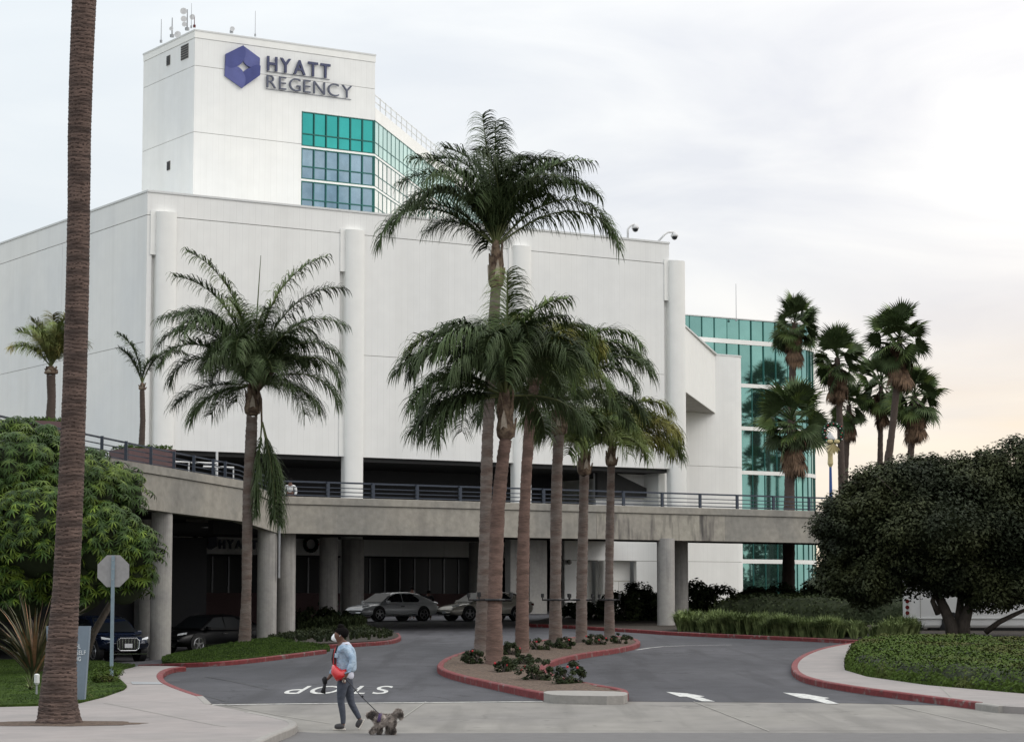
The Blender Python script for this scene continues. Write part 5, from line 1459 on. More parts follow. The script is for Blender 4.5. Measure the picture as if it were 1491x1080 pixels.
# liriope strip
def blades(poly, n, h, w, m, label, name='ground_cover', seed=1, lean=.5, clump=0, cat='plants', tuft=14, hf=None):
    rs = np.random.default_rng(seed); xs_ = [p[0] for p in poly]; ys_ = [p[1] for p in poly]; V = []; k = 0
    cc = [(rs.uniform(min(xs_), max(xs_)), rs.uniform(min(ys_), max(ys_)), rs.uniform(.75, 1.15)) for _ in range(clump)]
    while k < n:
        x = rs.uniform(min(xs_), max(xs_)); y = rs.uniform(min(ys_), max(ys_)); hk = 1.
        if clump:
            c_ = cc[rs.integers(clump)]; x, y, hk = c_[0] + rs.normal() * .22, c_[1] + rs.normal() * .22, c_[2]
        if not inside(x, y, poly): continue
        k += 1; g_ = G(x, y) + .11 + (hf(x, y) if hf else 0); hs = h * hk * rs.uniform(.75, 1.15)
        for j in range(tuft):
            a = rs.uniform(0, 2 * pi); l_ = rs.uniform(.1, 1) * lean; hh = hs * rs.uniform(.7, 1.1)
            px, py = cos(a), sin(a); ww = w
            p0 = (x + px * .04, y + py * .04, g_); p1 = (x + px * l_ * hh * .45, y + py * l_ * hh * .45, g_ + hh * .7); p2 = (x + px * l_ * hh * 1.1, y + py * l_ * hh * 1.1, g_ + hh * (1 - .35 * l_))
            t_ = (-py * ww, px * ww)
            V += [(p0[0] - t_[0], p0[1] - t_[1], p0[2]), (p0[0] + t_[0], p0[1] + t_[1], p0[2]), (p1[0] + t_[0], p1[1] + t_[1], p1[2]), (p1[0] - t_[0], p1[1] - t_[1], p1[2]),
                  (p1[0] - t_[0], p1[1] - t_[1], p1[2]), (p1[0] + t_[0], p1[1] + t_[1], p1[2]), (p2[0] + t_[0] * .2, p2[1] + t_[1] * .2, p2[2]), (p2[0] - t_[0] * .2, p2[1] - t_[1] * .2, p2[2])]
    F_ = np.arange(len(V)).reshape(-1, 4)
    o = link(name, fastmesh(name, V, F_), m); tag(o, label, cat, kind='stuff'); return o
def strip(px_pts, d0, d1):
    P = gpl(*px_pts); return [(x, y + d0) for x, y in P] + [(x + .3, y + d1) for x, y in P[::-1]]
blades(strip([(988, 923), (1100, 929), (1200, 933), (1300, 937), (1345, 930)], .3, 4.0), 2000, .75, .014, 'liriope', 'pale green strappy grasses in clumps behind the red kerb', 'strappy_grass', 3, .95, tuft=20, clump=135)
blades(lawnL, 17000, .075, .006, 'grass_blade', 'short lawn grass by the left sidewalk', 'lawn_grass', 5, .6, tuft=7, cat='grass')
blades(lawnM, 9000, .10, .008, 'grass_blade', 'short bright lawn grass on the rise below the ramp', 'lawn_grass', 6, .6, tuft=7, cat='grass', hf=hfM)
bedpoly = smooth_path(gpl((380, 939), (450, 941), (520, 938), (560, 935), (575, 930), (540, 920), (500, 915), (440, 917), (385, 921)), 1, True)
blades(bedpoly, 2400, .26, .016, 'dark_leaf', 'dark groundcover around the foot of the paired columns', 'ground_cover', 8, .9, tuft=14)
bp2 = [(-9, 102), (-6.2, 101), (-6.5, 106), (-9, 107)]
blades(bp2, 260, .55, .02, 'dark_leaf', 'dark strappy plants in the bed right of the paired columns', 'ground_cover', 9, .8, tuft=14)
def bush(x, y, rad, n, leaf, m, label, name='shrub', group=None, seed=1, z=None, flowers=0, cat='shrub'):
    z = G(x, y) + .1 if z is None else z
    t = thing(name, label, cat, (x, y, z), group=group)
    Vv, Ff = blob_leaves((0, 0, rad[2] * .85), rad, n, 60, leaf, seed=seed, clump_r=min(rad) * .38)
    link('foliage', fastmesh('foliage', Vv, Ff), m, t)
    b = MB(); rs = random.Random(seed)
    for i in range(5): b.tube([(0, 0, -.05), (rs.uniform(-.5, .5) * rad[0], rs.uniform(-.5, .5) * rad[1], rad[2])], [.03, .012], 5)
    b.build('stem', 'tree_bark', t)
    o0 = None
    for i in range(flowers):
        if o0 is None: o = o0 = MB().ball((0, 0, 0), .03, 7, 4).build('flower', 'flower_red', t)
        else: o = o0.copy(); COL.objects.link(o); o.parent = t
        a = rs.uniform(pi, 2 * pi); o.location = (rad[0] * .8 * cos(a), rad[1] * .8 * sin(a), rad[2] * rs.uniform(.9, 1.6))
    return t
islb = [(692, 972, .32, .22, 1, 'low dark shrub at the left foot of the front island palm'), (735, 985, .3, .2, 2, 'low shrub just right of the front palm foot on the island'),
        (745, 960, .3, .2, 1, 'small shrub between the second and third island trunks'), (781, 998, .42, .27, 2, 'larger dark shrub near the concrete island nose'), (829, 1003, .33, .26, 3, 'rightmost leafy shrub beside the island nose with a red bloom'),
        (785, 952, .45, .22, 2, 'shrub with red flowers between the third and fourth island trunks'), (822, 950, .4, .2, 1, 'dark shrub at the foot of the fourth island palm'),
        (868, 944, .42, .2, 3, 'shrub with red flowers left of the rightmost island trunk'), (903, 942, .4, .18, 1, 'dark shrub at the far right tip of the island'), (762, 975, .25, .16, 1, 'tiny shrub behind the large island nose shrub')]
for i, (px, py, r_, h_, fl_, lb) in enumerate(islb):
    x, y = gp(px, py); bush(x, y, (r_, r_, h_), 26, .075, 'dark_leaf', lb, group='shrubs on the palm island', seed=20 + i, flowers=fl_)
# dark shrubs behind the strappy grasses
hz_poly = [(9.0, 112.5), (24, 106), (30, 108), (30, 116), (11, 119)]
hedge('dark_hedge', hz_poly, 1.25, .16, 60, 'taller dark hedge behind the strip of strappy grasses', 7, 'dark_leaf', edge=1.0)
for i, (px, Y, r_, h_, lb) in enumerate(((905, 118, 1.1, .75, 'dark bush left of the bridge column'), (925, 122, 1.2, .95, 'taller dark bush against the pale service wall'), (950, 119, .9, .7, 'small dark bush touching the bridge column'),
                                          (872, 121, .8, .45, 'low dark bush below the recessed doors'), (1010, 121, 1.0, 1.0, 'dark bush right behind the bridge column'), (1045, 122, 1.1, .85, 'dark bush under the joint of the white wall'), (840, 124, .8, .4, 'low dark bush at the left end of the pale service wall'),
                                          (1095, 122, 1.2, .8, 'dark bush below the left corner of the glass building'), (1135, 121, 1.2, .85, 'dark bush beside the glass building palm trunk'), (1180, 120, 1.3, .85, 'dark bush at the rounded end of the glass building'), (1215, 119, 1.2, .9, 'dark bush left of the broad tree'), (1255, 118, 1.2, 1., 'dark bush behind the broad tree trunk'))):
    p = at(px, 885, Y); bush(p.x, Y, (r_, r_, h_), 55, .2, 'dark_leaf', lb, group='dark bushes in the far planting bed', seed=50 + i)
for i, (px, Y, h_) in enumerate(((488, 108, .4), (466, 107, .5), (444, 106, .5), (505, 109, .25))):
    p = at(px, 885, Y); bush(p.x, Y, (.8, .7, h_), 40, .16, 'dark_leaf', ('second', 'third', 'leftmost', 'rightmost')[i] + ' dark bush in the shaded bed right of the paired columns', group='bushes in the shaded bed', seed=80 + i)
p = gp(155, 1003)
bush(p[0] , p[1], (.35, .3, .22), 40, .05, 'hedge_leaf', 'small round green shrub at the corner of the left lawn', seed=91)

# spiky plants
def flax(px, py, n, L, label, m1, m2, w=.03, Y=None, spread=.9, seed=1, name='flax_plant'):
    x, y = gp(px, py); t = thing(name, label, 'plant', (x, y, G(x, y) + .15)); rs = random.Random(seed)
    for i in range(n):
        a = rs.uniform(0, 2 * pi); le = rs.uniform(.05, 1) ** .8 * spread; ln = L * rs.uniform(.6, 1.05); P = []; el = pi / 2 - le * .75; d = 0; z = 0; sg = 6; V = []; F_ = []
        for k in range(sg + 1):
            ww = w * (1 - (k / sg) ** 1.6 * .93) * (.7 if k == 0 else 1)
            c, s_ = cos(a), sin(a); V += [(d * c - s_ * ww, d * s_ + c * ww, z), (d * c, d * s_, z - ww * .5), (d * c + s_ * ww, d * s_ - c * ww, z)]
            d += cos(el) * ln / sg; z += sin(el) * ln / sg; el -= le * .16 * (1 + k * .3)
        for k in range(sg):
            for j in (0, 1): F_.append((3 * k + j, 3 * k + j + 1, 3 * k + j + 4, 3 * k + j + 3))
        me = fastmesh('leaf', V, F_); link('leaf', me, m1 if rs.random() < .72 else m2, t)
    return t
flax(48, 1000, 95, 2.35, 'large bronze flax plant with spiky leaves left of the big trunk', 'flax_green', 'flax_red', w=.04, seed=2, spread=.85)
flax(118, 1028, 40, .42, 'small striped grass tuft at the foot of the slate sign', 'liriope', 'frond_pale', w=.012, seed=4, spread=1.2, name='grass_tuft')
flax(44, 1015, 36, .5, 'low tufted grass left of the big trunk in the lawn', 'liriope', 'flax_green', w=.012, seed=5, spread=1.2, name='grass_tuft')
x, y = gp(53, 1022)
t = thing('landscape_light', 'small pale landscape light poking up left of the big trunk', 'lamp', (x, y, G(x, y) + .15))
MB().cyl(0, 0, 0, .22, .02, 8).build('stake', 'galvanised', t); MB().tube([(0, 0, .2), (0, 0, .24), (0, 0, .40), (0, 0, .42)], [.03, .055, .055, .02], 12).build('lamp_head', 'bus_white', t)

# ------------------------------------------------------------------ street furniture
x, y = gp(162, 996)
sgn = thing('stop_sign', 'back of an octagonal stop sign on a slim metal post by the left lawn', 'sign', (x, y, G(x, y) + .14))
hc = at(163, 831, y).z - G(x, y) - .14
rr = 23 / FPX * y / cos(pi / 8)
pts = [(rr * cos(pi / 8 + i * pi / 4), rr * sin(pi / 8 + i * pi / 4)) for i in range(8)]
MB().add([(a, .03, hc + b) for a, b in pts] + [(a, .036, hc + b) for a, b in pts], [tuple(range(8)), tuple(range(8, 16))[::-1]] + [(i, 8 + i, 8 + (i + 1) % 8, (i + 1) % 8) for i in range(8)]).build('sign_plate', 'sign_back', sgn)
MB().box(-.038, .038, -.035, .028, -.1, hc + .36).build('post', 'post_blue', sgn)
for dz in (-.2, .05, .25): MB().tube([(0, -.05, hc + dz), (0, -.03, hc + dz)], .014, 8).build('bolt', 'galvanised', sgn)
for i in range(26): pass
# slate sign
x, y = gp(120, 1030); Yb = y
bs = thing('monument_sign', 'tapered slate blue sign panel with pale HOTEL VALET SELF PARKING lettering behind the big trunk', 'sign', (x, y, G(x, y) + .12))
def ml(px, py): p = at(px, py, Yb); return (p.x - x, p.z - G(x, y) - .12)
fp = [ml(74, 1026), ml(123, 1026), ml(131.5, 911), ml(68, 911)]
vs = [(a, -.06, b) for a, b in fp] + [(a, .1, b) for a, b in fp]
MB().add(vs, [(0, 1, 2, 3), (7, 6, 5, 4), (0, 4, 5, 1), (1, 5, 6, 2), (2, 6, 7, 3), (3, 7, 4, 0)]).build('panel', 'sign_slate', bs)
for word, a, b, yb_ in (('HOTEL', 96, 118, 943.5), ('VALET & SELF', 78, 125.5, 952.5), ('PARKING', 90, 118.5, 961.5)):
    xa, zb_ = ml(a, yb_); xb, _ = ml(b, yb_); zt_2 = ml(a, yb_ - 6.2)[1]
    letters(word, xa, xb, zb_, zt_2 - zb_, -.065, 'sign_letter', bs, ext=.008, bold=.01)
# lamp with the wreath
LY = 112.
p = at(1214, 733, LY)
lampo = thing('street_lamp', 'blue lamp post with a pale lantern on the elevated roadway', 'lamp', (p.x, LY + 1, 6.1))
zl0 = at(1214, 678, LY).z - 6.1
MB().tube([(0, 0, 0), (0, 0, .25), (0, 0, .5), (0, 0, .7), (0, 0, zl0)], [.2, .2, .12, .085, .06], 12).build('pole', 'lamp_blue', lampo)
MB().tube([(0, 0, zl0), (0, 0, zl0 + .15), (0, 0, zl0 + .5), (0, 0, zl0 + .9)], [.06, .14, .12, .16], 10).build('capital', 'ribbon_gold', lampo)
MB().tube([(0, 0, zl0 + .75), (0, 0, zl0 + .9), (0, 0, zl0 + 1.3)], [.12, .22, .20], 8).build('lantern', 'lantern_glass', lampo)
MB().tube([(0, 0, zl0 + 1.3), (0, 0, zl0 + 1.34), (0, 0, zl0 + 1.62), (0, 0, zl0 + 1.7)], [.24, .24, .05, .02], 8).build('lantern_roof', 'dish', lampo)
pw = at(1215.5, 629, LY)
wr = wreath(Matrix.Translation((pw.x, LY + .7, pw.z)), .44, 'green wreath with red and silver baubles hung on the blue lamp post')
bw = MB()
for a in (-2.3, -1.9, -1.5, -1.1, -.75, -2.7):
    c, s_ = cos(a), sin(a); bw.add([(0, -.2, -.45), (.3 * c - .08 * s_, -.26, -.5 + .35 * s_), (.42 * c, -.2, -.45 + .6 * s_), (.3 * c + .08 * s_, -.16, -.5 + .35 * s_)], [(0, 1, 2, 3)])
for sx in (-1, 1):
    bw.ball((sx * .16, -.2, -.4), .12, 8, 5, (1.2, .5, .8))
bw.build('bow', 'ribbon_gold', wr)
# trash bin / low drum on the deck by the end column
s_, z_ = loc(987, 722, BQ + 8)
dr = thing('planter_bowl', 'low dark round bowl on the roadway at the foot of the end column', 'planter', M=MB_ @ Matrix.Translation((s_, BQ + 8, 6.12)))
MB().tube([(0, 0, 0), (0, 0, .15), (0, 0, .6), (0, 0, .62)], [.35, .5, .55, .45], 16).build('bowl', 'black', dr)
# service wall lamp
s_, z_ = loc(827, 818, QS)
wlp = thing('wall_lamp', 'small round lamp on the pale service wall under the deck', 'lamp', M=MB_ @ Matrix.Translation((s_, QS, z_)))
MB().ball((0, -.15, 0), .16, 10, 6).build('lamp_head', 'louvre', wlp); MB().box(-.05, .05, -.05, 0, -.05, .05).build('plate', 'louvre', wlp)

# ------------------------------------------------------------------ STOP on the asphalt (read by drivers leaving)
stp = thing('stop_marking', 'white STOP lettering painted upside down on the asphalt behind the walker', 'road marking')
cxs, cys = gp(494, 1004); y_far = gp(494, 998.5)[1]; y_near = gp(494, 1010)[1]
xl = gp(420, 1004)[0]; xr = gp(568, 1004)[0]
ms = letters('STOP', 0, xr - xl, 0, y_far - y_near, 0, 'paint_white', stp, ext=0, bold=.004)
for o in ms:
    for v in o.data.vertices:
        X = xr - v.co.x; Yy = y_far - v.co.z
        v.co = (X, Yy, G(X, Yy) + .007)
    o.data.update()
stp['kind'] = 'structure'

# ------------------------------------------------------------------ vehicles
def car(name, label, x, y, rz, L, W, H, paint, kind='sedan', group=None, g=None, glass='glass_dark'):
    z = (G(x, y) if g is None else g) + .004
    t = thing(name, label, 'car', (x, y, z), rz, group)
    w = W / 2; h = H
    suv = kind == 'suv'
    belt = .62 * h if not suv else .60 * h
    if suv: st = [(-.5, .55, .90, .60), (-.48, .32, .97, .98 * .62), (-.40, .24, 1, .62), (-.2, .22, 1, .62), (.1, .22, 1, .61), (.28, .22, 1, .58), (.40, .24, .99, .56), (.47, .28, .93, .50), (.5, .40, .82, .42)]
    else: st = [(-.5, .42, .86, .66), (-.485, .28, .95, .70), (-.42, .18, .99, .69), (-.30, .17, 1, .66), (-.1, .17, 1, .64), (.1, .17, 1, .63), (.25, .17, 1, .61), (.36, .18, .99, .56), (.45, .20, .94, .50), (.49, .25, .85, .43), (.5, .30, .76, .36)]
    b = MB(); n = 14; rows = []
    for fx, zb, fw, zt in st:
        X = fx * L; ww = w * fw; z0 = zb * h * (.9 if not suv else 1); z1 = zt * h
        sec = [(ww * .80, z0), (ww * .96, z0 + .05), (ww, z0 + (z1 - z0) * .35), (ww * .985, z0 + (z1 - z0) * .62), (ww * .95, z0 + (z1 - z0) * .88), (ww * .80, z1), (0, z1 + .02)]
        full = [(-a, c) for a, c in sec][::-1][1:] ; full = [(a, c) for a, c in sec] + full
        rows.append([(X, a, c) for a, c in full])
    k = len(rows[0]); vs = [v for r_ in rows for v in r_]
    fs = [(i * k + j, i * k + (j + 1) % k, (i + 1) * k + (j + 1) % k, (i + 1) * k + j) for i in range(len(rows) - 1) for j in range(k)]
    fs += [tuple(range(k)), tuple(range((len(rows) - 1) * k, len(rows) * k))[::-1]]
    b.add(vs, fs); body = b.build('body', paint, t, smooth=True)
    sm = body.modifiers.new('subsurf', 'SUBSURF'); sm.levels = 1; sm.render_levels = 1
    # cabin
    bz = belt - .02
    if suv: cab = [(-.46, .60), (-.40, .93), (-.25, 1.0), (.02, .985), (.13, .92), (.27, .59)]
    else: cab = [(-.43, .67), (-.27, .93), (-.12, 1.0), (.02, .985), (.10, .94), (.27, .61)]
    rows = []
    for i, (fx, fz) in enumerate(cab):
        X = fx * L; zt = fz * h; tw = w * (.93 - .22 * (fz - .6) / .4)
        rows.append([(X, w * .93, min(bz, zt - .01)), (X, tw, zt - .04 if fz > .7 else zt), (X, tw * .82, zt), (X, 0, zt + (.012 if fz > .7 else 0)), (X, -tw * .82, zt), (X, -tw, zt - .04 if fz > .7 else zt), (X, -w * .93, min(bz, zt - .01))])
    k = 7; vs = [v for r_ in rows for v in r_]; fs = [(i * k + j, i * k + j + 1, (i + 1) * k + j + 1, (i + 1) * k + j) for i in range(len(rows) - 1) for j in range(k - 1)]
    MB().add(vs, fs).build('roof', paint, t, smooth=True)
    # windows: side glass polygons and screens
    for sd in (-1, 1):
        def sp(fx, fz):
            tw = w * (.93 - .22 * (fz - .6) / .4); return (fx * L, sd * (tw + .012), fz * h)
        b0_, t0_ = (.655, .93) if not suv else (.64, .92)
        gl_ = [[(.235, b0_), (.095, t0_ - .01), (.0, t0_ + .005), (-.005, b0_)], [(-.02, b0_), (-.015, t0_ + .005), (-.15, t0_), (-.24, b0_ + .09), (-.22, b0_)]]
        if suv: gl_[1] = [(-.02, b0_), (-.015, t0_), (-.2, t0_), (-.2, b0_)]; gl_.append([(-.215, b0_), (-.215, t0_), (-.36, t0_ - .02), (-.42, b0_ + .05), (-.40, b0_)])
        for P in gl_:
            q_ = [sp(*p) for p in P]; q2 = [(a, b_ - sd * .02, c) for a, b_, c in q_]; m_ = len(q_)
            MB().add(q_ + q2, [tuple(range(m_)), tuple(range(m_, 2 * m_))[::-1]] + [(i, m_ + i, m_ + (i + 1) % m_, (i + 1) % m_) for i in range(m_)]).build('window', glass, t)
        MB().box(.19 * L, .225 * L, sd * w * .98 - .02, sd * (w + .14), belt - .02, belt + .12).build('mirror', paint, t, bevel=.02)
        MB().box(-.02 * L, .03 * L, sd * (w + .004) - .008, sd * (w + .004) + .008, .50 * h, .53 * h).build('door_handle', 'chrome', t)
        MB().box(-.2 * L, .25 * L, sd * (w * 1.0) - .012, sd * (w * 1.0) + .012, .19 * h, .235 * h).build('sill_trim', 'chrome' if not suv else 'black', t)
    for (xa, za), (xb, zb_), nm in (((.262, .625), (.11, .935), 'windscreen'), ((-.42, .70), (-.28, .925), 'rear_window')):
        if suv and nm == 'rear_window': xa, za, xb, zb_ = -.455, .63, -.41, .91
        wa = w * (.93 - .22 * (za - .6) / .4) * .93; wb = w * (.93 - .22 * (zb_ - .6) / .4) * .9; e = .035
        MB().add([(xa * L, wa, za * h + e), (xa * L, -wa, za * h + e), (xb * L, -wb, zb_ * h + e), (xb * L, wb, zb_ * h + e)] , [(0, 1, 2, 3)]).build(nm, 'glass_shaded', t)
    # wheels
    wr_ = .235 * h if not suv else .22 * h
    for sx in (-1, 1):
        X = (.31 if sx > 0 else -.28) * L
        for sd in (-1, 1):
            MB().tube([(X, sd * (w - .25), wr_ + .03), (X, sd * (w + .006), wr_ + .03)], wr_ + .055, 24).build('wheel_arch', 'black', t)
            wh = MB().tube([(X, sd * (w - .2), wr_), (X, sd * (w - .01), wr_), (X, sd * (w + .018), wr_)], [wr_, wr_, wr_ * .93], 24).build('wheel', 'rubber', t)
            r = MB(); r.tube([(X, sd * (w + .019), wr_), (X, sd * (w + .022), wr_)], wr_ * .22, 12)
            for j in range(5):
                a = 2 * pi * j / 5; MM = Matrix.Translation((X, sd * (w + .024), wr_)) @ Matrix.Rotation(a, 4, 'Y')
                r.box(-.022, .022, -.006, .006, 0, wr_ * .70, MM)
            r.torus(wr_ * .70, .022, 20, 4, Matrix.Translation((X, sd * (w + .02), wr_)))
            r.build('rim', 'rim', wh)
    # front
    F0 = .5 * L
    for sd in (-1, 1):
        MB().add([(F0 - .10, sd * w * .60, .46 * h), (F0 - .30, sd * w * .95, .50 * h), (F0 - .34, sd * w * .955, .55 * h), (F0 - .12, sd * w * .62, .51 * h)], [(0, 1, 2, 3)] if sd > 0 else [(3, 2, 1, 0)]).build('headlight', 'lens', t)
        MB().box(-.5 * L - .01, -.5 * L + .18, sd * w * .82 - .12, sd * w * .82 + .1, .52 * h, .60 * h).build('tail_light', 'lens_red', t, bevel=.02)
    if suv:
        fr = MB().box(F0 - .1, F0 + .015, -.42, .42, .25 * h, .52 * h).build('grille', 'black', t, bevel=.06)
        for j in range(7): MB().box(F0 + .016, F0 + .035, -.36 + j * .12 - .012, -.36 + j * .12 + .012, .27 * h, .50 * h).build('bar', 'chrome', fr)
        MB().tube([(F0 + .02, -.42, .30 * h), (F0 + .02, -.44, .46 * h), (F0 + .02, -.32, .52 * h), (F0 + .02, .32, .52 * h), (F0 + .02, .44, .46 * h), (F0 + .02, .42, .30 * h), (F0 + .02, .3, .25 * h), (F0 + .02, -.3, .25 * h), (F0 + .02, -.42, .30 * h)], .016, 6).build('surround', 'chrome', fr)
        MB().box(F0 + .036, F0 + .045, -.15, .15, .31 * h, .40 * h).build('number_plate', 'plate', t)
        MB().box(F0 - .03, F0 + .03, -.75, .75, .17 * h, .19 * h).build('lower_trim', 'chrome', t)
    else:
        MB().add([(F0 + .012, -.55, .20 * h), (F0 + .012, .55, .20 * h), (F0 + .004, .68, .30 * h), (F0 - .02, .42, .36 * h), (F0 - .02, -.42, .36 * h), (F0 + .004, -.68, .30 * h)], [(0, 1, 2, 3, 4, 5)]).build('grille', 'black', t)
        MB().box(F0 + .013, F0 + .025, -.15, .15, .25 * h, .33 * h).build('number_plate', 'plate', t)
        MB().box(F0 - .02, F0 + .03, -.5, .5, .175 * h, .19 * h).build('lower_trim', 'chrome', t)
    return t
def carp(px, Y): p = at(px, 885, Y); return p.x, Y
x, y = carp(570, 122); car('sedan', 'silver sedan parked in the shade behind the round column', x, y, radians(222), 4.88, 1.84, 1.445, 'car_silver')
x, y = carp(706, 123); car('sedan', 'champagne sedan with a lit front corner behind the island palms', x, y, radians(214), 4.9, 1.84, 1.46, 'car_champagne')
x, y = carp(305, 99); car('sedan', 'black sedan facing the road in shadow under the ramp', x, y, radians(232), 4.9, 1.87, 1.55, 'car_black', glass='glass_shaded')
x, y = carp(150, 91); car('suv', 'dark blue suv with a big chrome grille beside the left ramp column', x, y, radians(-58), 4.9, 1.95, 1.70, 'car_navy', 'suv')
# bus behind the tree
pb = at(1318, 915, 99.5); gb = G(pb.x, 100)
bus = thing('shuttle_bus', 'white shuttle bus with round red rear lamps parked behind the broad tree', 'bus', (pb.x, 99.5, gb), radians(-7))
zb_ = at(1318, 914, 99.5).z - gb
MB().box(0, 9.5, 0, 2.3, zb_, zb_ + 2.6).build('body', 'bus_white', bus, bevel=.12)
MB().box(.15, 9.0, -.03, 0.03, zb_ + .38, zb_ + .43).build('side_trim', 'coping', bus)
MB().box(.62, .64, -.012, .01, zb_ + .1, zb_ + 2.4).build('panel_seam', 'joint_dark', bus)
MB().box(-.06, .75, -.05, 2.35, zb_ - .28, zb_ + .02).build('bumper', 'black', bus)
MB().box(1.0, 9.2, .1, 2.2, zb_ - .3, zb_).build('underbody', 'black', bus)
for X in (1.9, 7.9): 
    MB().tube([(X, -.01, zb_ - .1), (X, .4, zb_ - .1)], .50, 20).build('wheel_arch', 'black', bus)
    MB().tube([(X, -.03, .42), (X, .3, .42)], .42, 20).build('wheel', 'rubber', bus)
for dz in (.62, .85, 1.10): MB().tube([(.1, -.03, zb_ + dz), (.1, .01, zb_ + dz)], .085, 12).build('rear_lamp', 'lens_red', bus)
MB().box(.07, .37, -.02, .0, zb_ + .33, zb_ + .45).build('number_plate', 'plate', bus)
MB().box(5.0, 8.8, -.014, .01, zb_ + 1.3, zb_ + 2.2).build('window', 'glass_dark', bus)
# distant trees closing gaps; the tall unseen ones added to darken the glass reflections
for i, (x, y, r_) in enumerate(((25, 178, 5), (34, 185, 7), (58, 178, 6), (72, 166, 8), (92, 172, 7), (-52, 150, 6))):
    hk = 1.1 if x < 50 else 4.2
    t = thing('distant_tree', ('small', 'mid-sized', 'round', 'broad', 'tall', 'leftmost')[i] + ' far tree in the background beyond the right-hand bed' if i < 5 else 'far tree in the background beyond the left wall', 'tree', (x, y, G(x, y)), group='far trees behind the hotel')
    Vv, Ff = blob_leaves((0, 0, hk * 1.1), (r_ * .8, r_ * .6, hk), 80, 60, .5, seed=i, clump_r=1.); link('crown', fastmesh('crown', Vv, Ff), 'far_green', t)
    MB().tube([(0, 0, 0), (0, 0, hk * 1.3)], [.2, .1], 6).build('trunk', 'tree_bark', t)

# ------------------------------------------------------------------ people and the dog
def skin(verts, edges, rads, sub=2, root=0, flat=None):
    me = bpy.data.meshes.new('skin'); me.from_pydata(verts, edges, []); o = bpy.data.objects.new('skin', me); COL.objects.link(o)
    o.modifiers.new('s', 'SKIN')
    for i, r_ in enumerate(rads):
        sv_ = me.skin_vertices[0].data[i]; sv_.radius = (r_, r_) if not isinstance(r_, tuple) else r_; sv_.use_root = (i == root)
    sb = o.modifiers.new('u', 'SUBSURF'); sb.levels = sub; sb.render_levels = sub
    dg = bpy.context.evaluated_depsgraph_get(); dg.update()
    m2 = bpy.data.meshes.new_from_object(o.evaluated_get(dg)); bpy.data.objects.remove(o)
    return m2
def chain(*chs):
    vs = []; es = []; rs_ = []; idx = {}
    for ch in chs:
        prev = None
        for p, r_ in ch:
            if isinstance(p, str): i = idx[p]
            else:
                nm = None
                if len(p) == 4: nm = p[3]; p = p[:3]
                i = len(vs); vs.append(p); rs_.append(r_)
                if nm: idx[nm] = i
            if prev is not None: es.append((prev, i))
            prev = i
    return vs, es, rs_
PX, PY = gp(500, 1062)
walker = thing('person', 'person in a light denim jacket, white mask and red belt bag walking a small dog', 'person', (PX, PY, G(PX, PY)))
# local frame: x right, y away, z up (walks towards -x)
A = 'a'
body = chain(
    [((.01, 0, .93, 'pel'), (.13, .16)), ((.00, 0, 1.05), (.115, .14)), ((.01, 0, 1.22, 'ch'), (.12, .16)), ((.01, 0, 1.35, 'nk0'), (.09, .11)), ((-.045, 0, 1.43), .05), ((-.09, 0, 1.475, 'hd0'), .078), ((-.085, 0, 1.535, 'hd'), (.112, .092)), ((-.065, 0, 1.60), (.085, .075))],
    [('hd0', .07), ((-.145, 0, 1.475), .035)],
    [('nk0', .1), ((.055, -.17, 1.33), .058), ((.165, -.21, 1.12), .043), ((.07, -.26, .92), .032), ((.045, -.26, .87, 'h1'), .026), ((.035, -.26, .83), (.02, .032))],
    [('nk0', .1), ((-.03, .17, 1.33), .056), ((-.10, .21, 1.08), .042), ((-.235, .14, .86), .032), ((-.275, .12, .815, 'h2'), (.02, .03)), ((-.30, .11, .79), (.018, .028))],
    [('pel', .13), ((.0, -.085, .85), .085), ((-.04, -.085, .47), .045), ((-.02, -.085, .40), .043), ((.0, -.085, .10), .03), ((.0, -.085, .05), .033), ((-.11, -.085, .03), (.022, .036))],
    [('pel', .13), ((.04, .085, .84), .085), ((.12, .085, .43), .044), ((.15, .085, .38), .042), ((.255, .085, .175), .03), ((.27, .085, .15), .032), ((.225, .085, .045), (.022, .034))])
link('body', skin(*body), 'skin', walker, smooth=True)
# fingers
def finger(P, r_): return MB().tube(P, r_, 7)
for hx, hy, hz, dr in ((.035, -.26, .83, (-.3, 0, -1)), (-.30, .11, .79, (-.75, -.1, -.6))):
    d = Vector(dr).normalized()
    for i in range(4):
        o_ = Vector((hx, hy, hz)) + Vector((0, -.026 + i * .017, 0)); l_ = (.065, .075, .07, .055)[i]
        finger([o_, o_ + d * l_ * .5 + Vector((-.012, 0, 0)), o_ + d * l_ * .8 + Vector((.012, 0, -.01)), o_ + d * l_ * .7 + Vector((.03, 0, -.012))], [.009, .0085, .008, .006]).build('finger', 'skin', walker, smooth=True)
    o_ = Vector((hx, hy - .03, hz + .03)); finger([o_, o_ + Vector((-.03, -.012, -.02)), o_ + Vector((-.035, -.005, -.05))], [.011, .0095, .007]).build('thumb', 'skin', walker, smooth=True)
legs = chain([((.015, 0, .92, 'p'), (.135, .165)), ((.02, 0, .86, 'q'), (.13, .16))],
    [('q', .14), ((-.0, -.09, .78), .105), ((-.03, -.088, .62), .084), ((-.04, -.085, .47), .062), ((-.015, -.085, .33), .058), ((0, -.085, .20), .048), ((.0, -.085, .09), .041)],
    [('q', .14), ((.05, .09, .78), .105), ((.085, .088, .60), .084), ((.12, .085, .43), .062), ((.185, .085, .31), .055), ((.235, .085, .22), .045), ((.262, .085, .165), .04)])
link('leggings', skin(*legs), 'legging', walker, smooth=True)
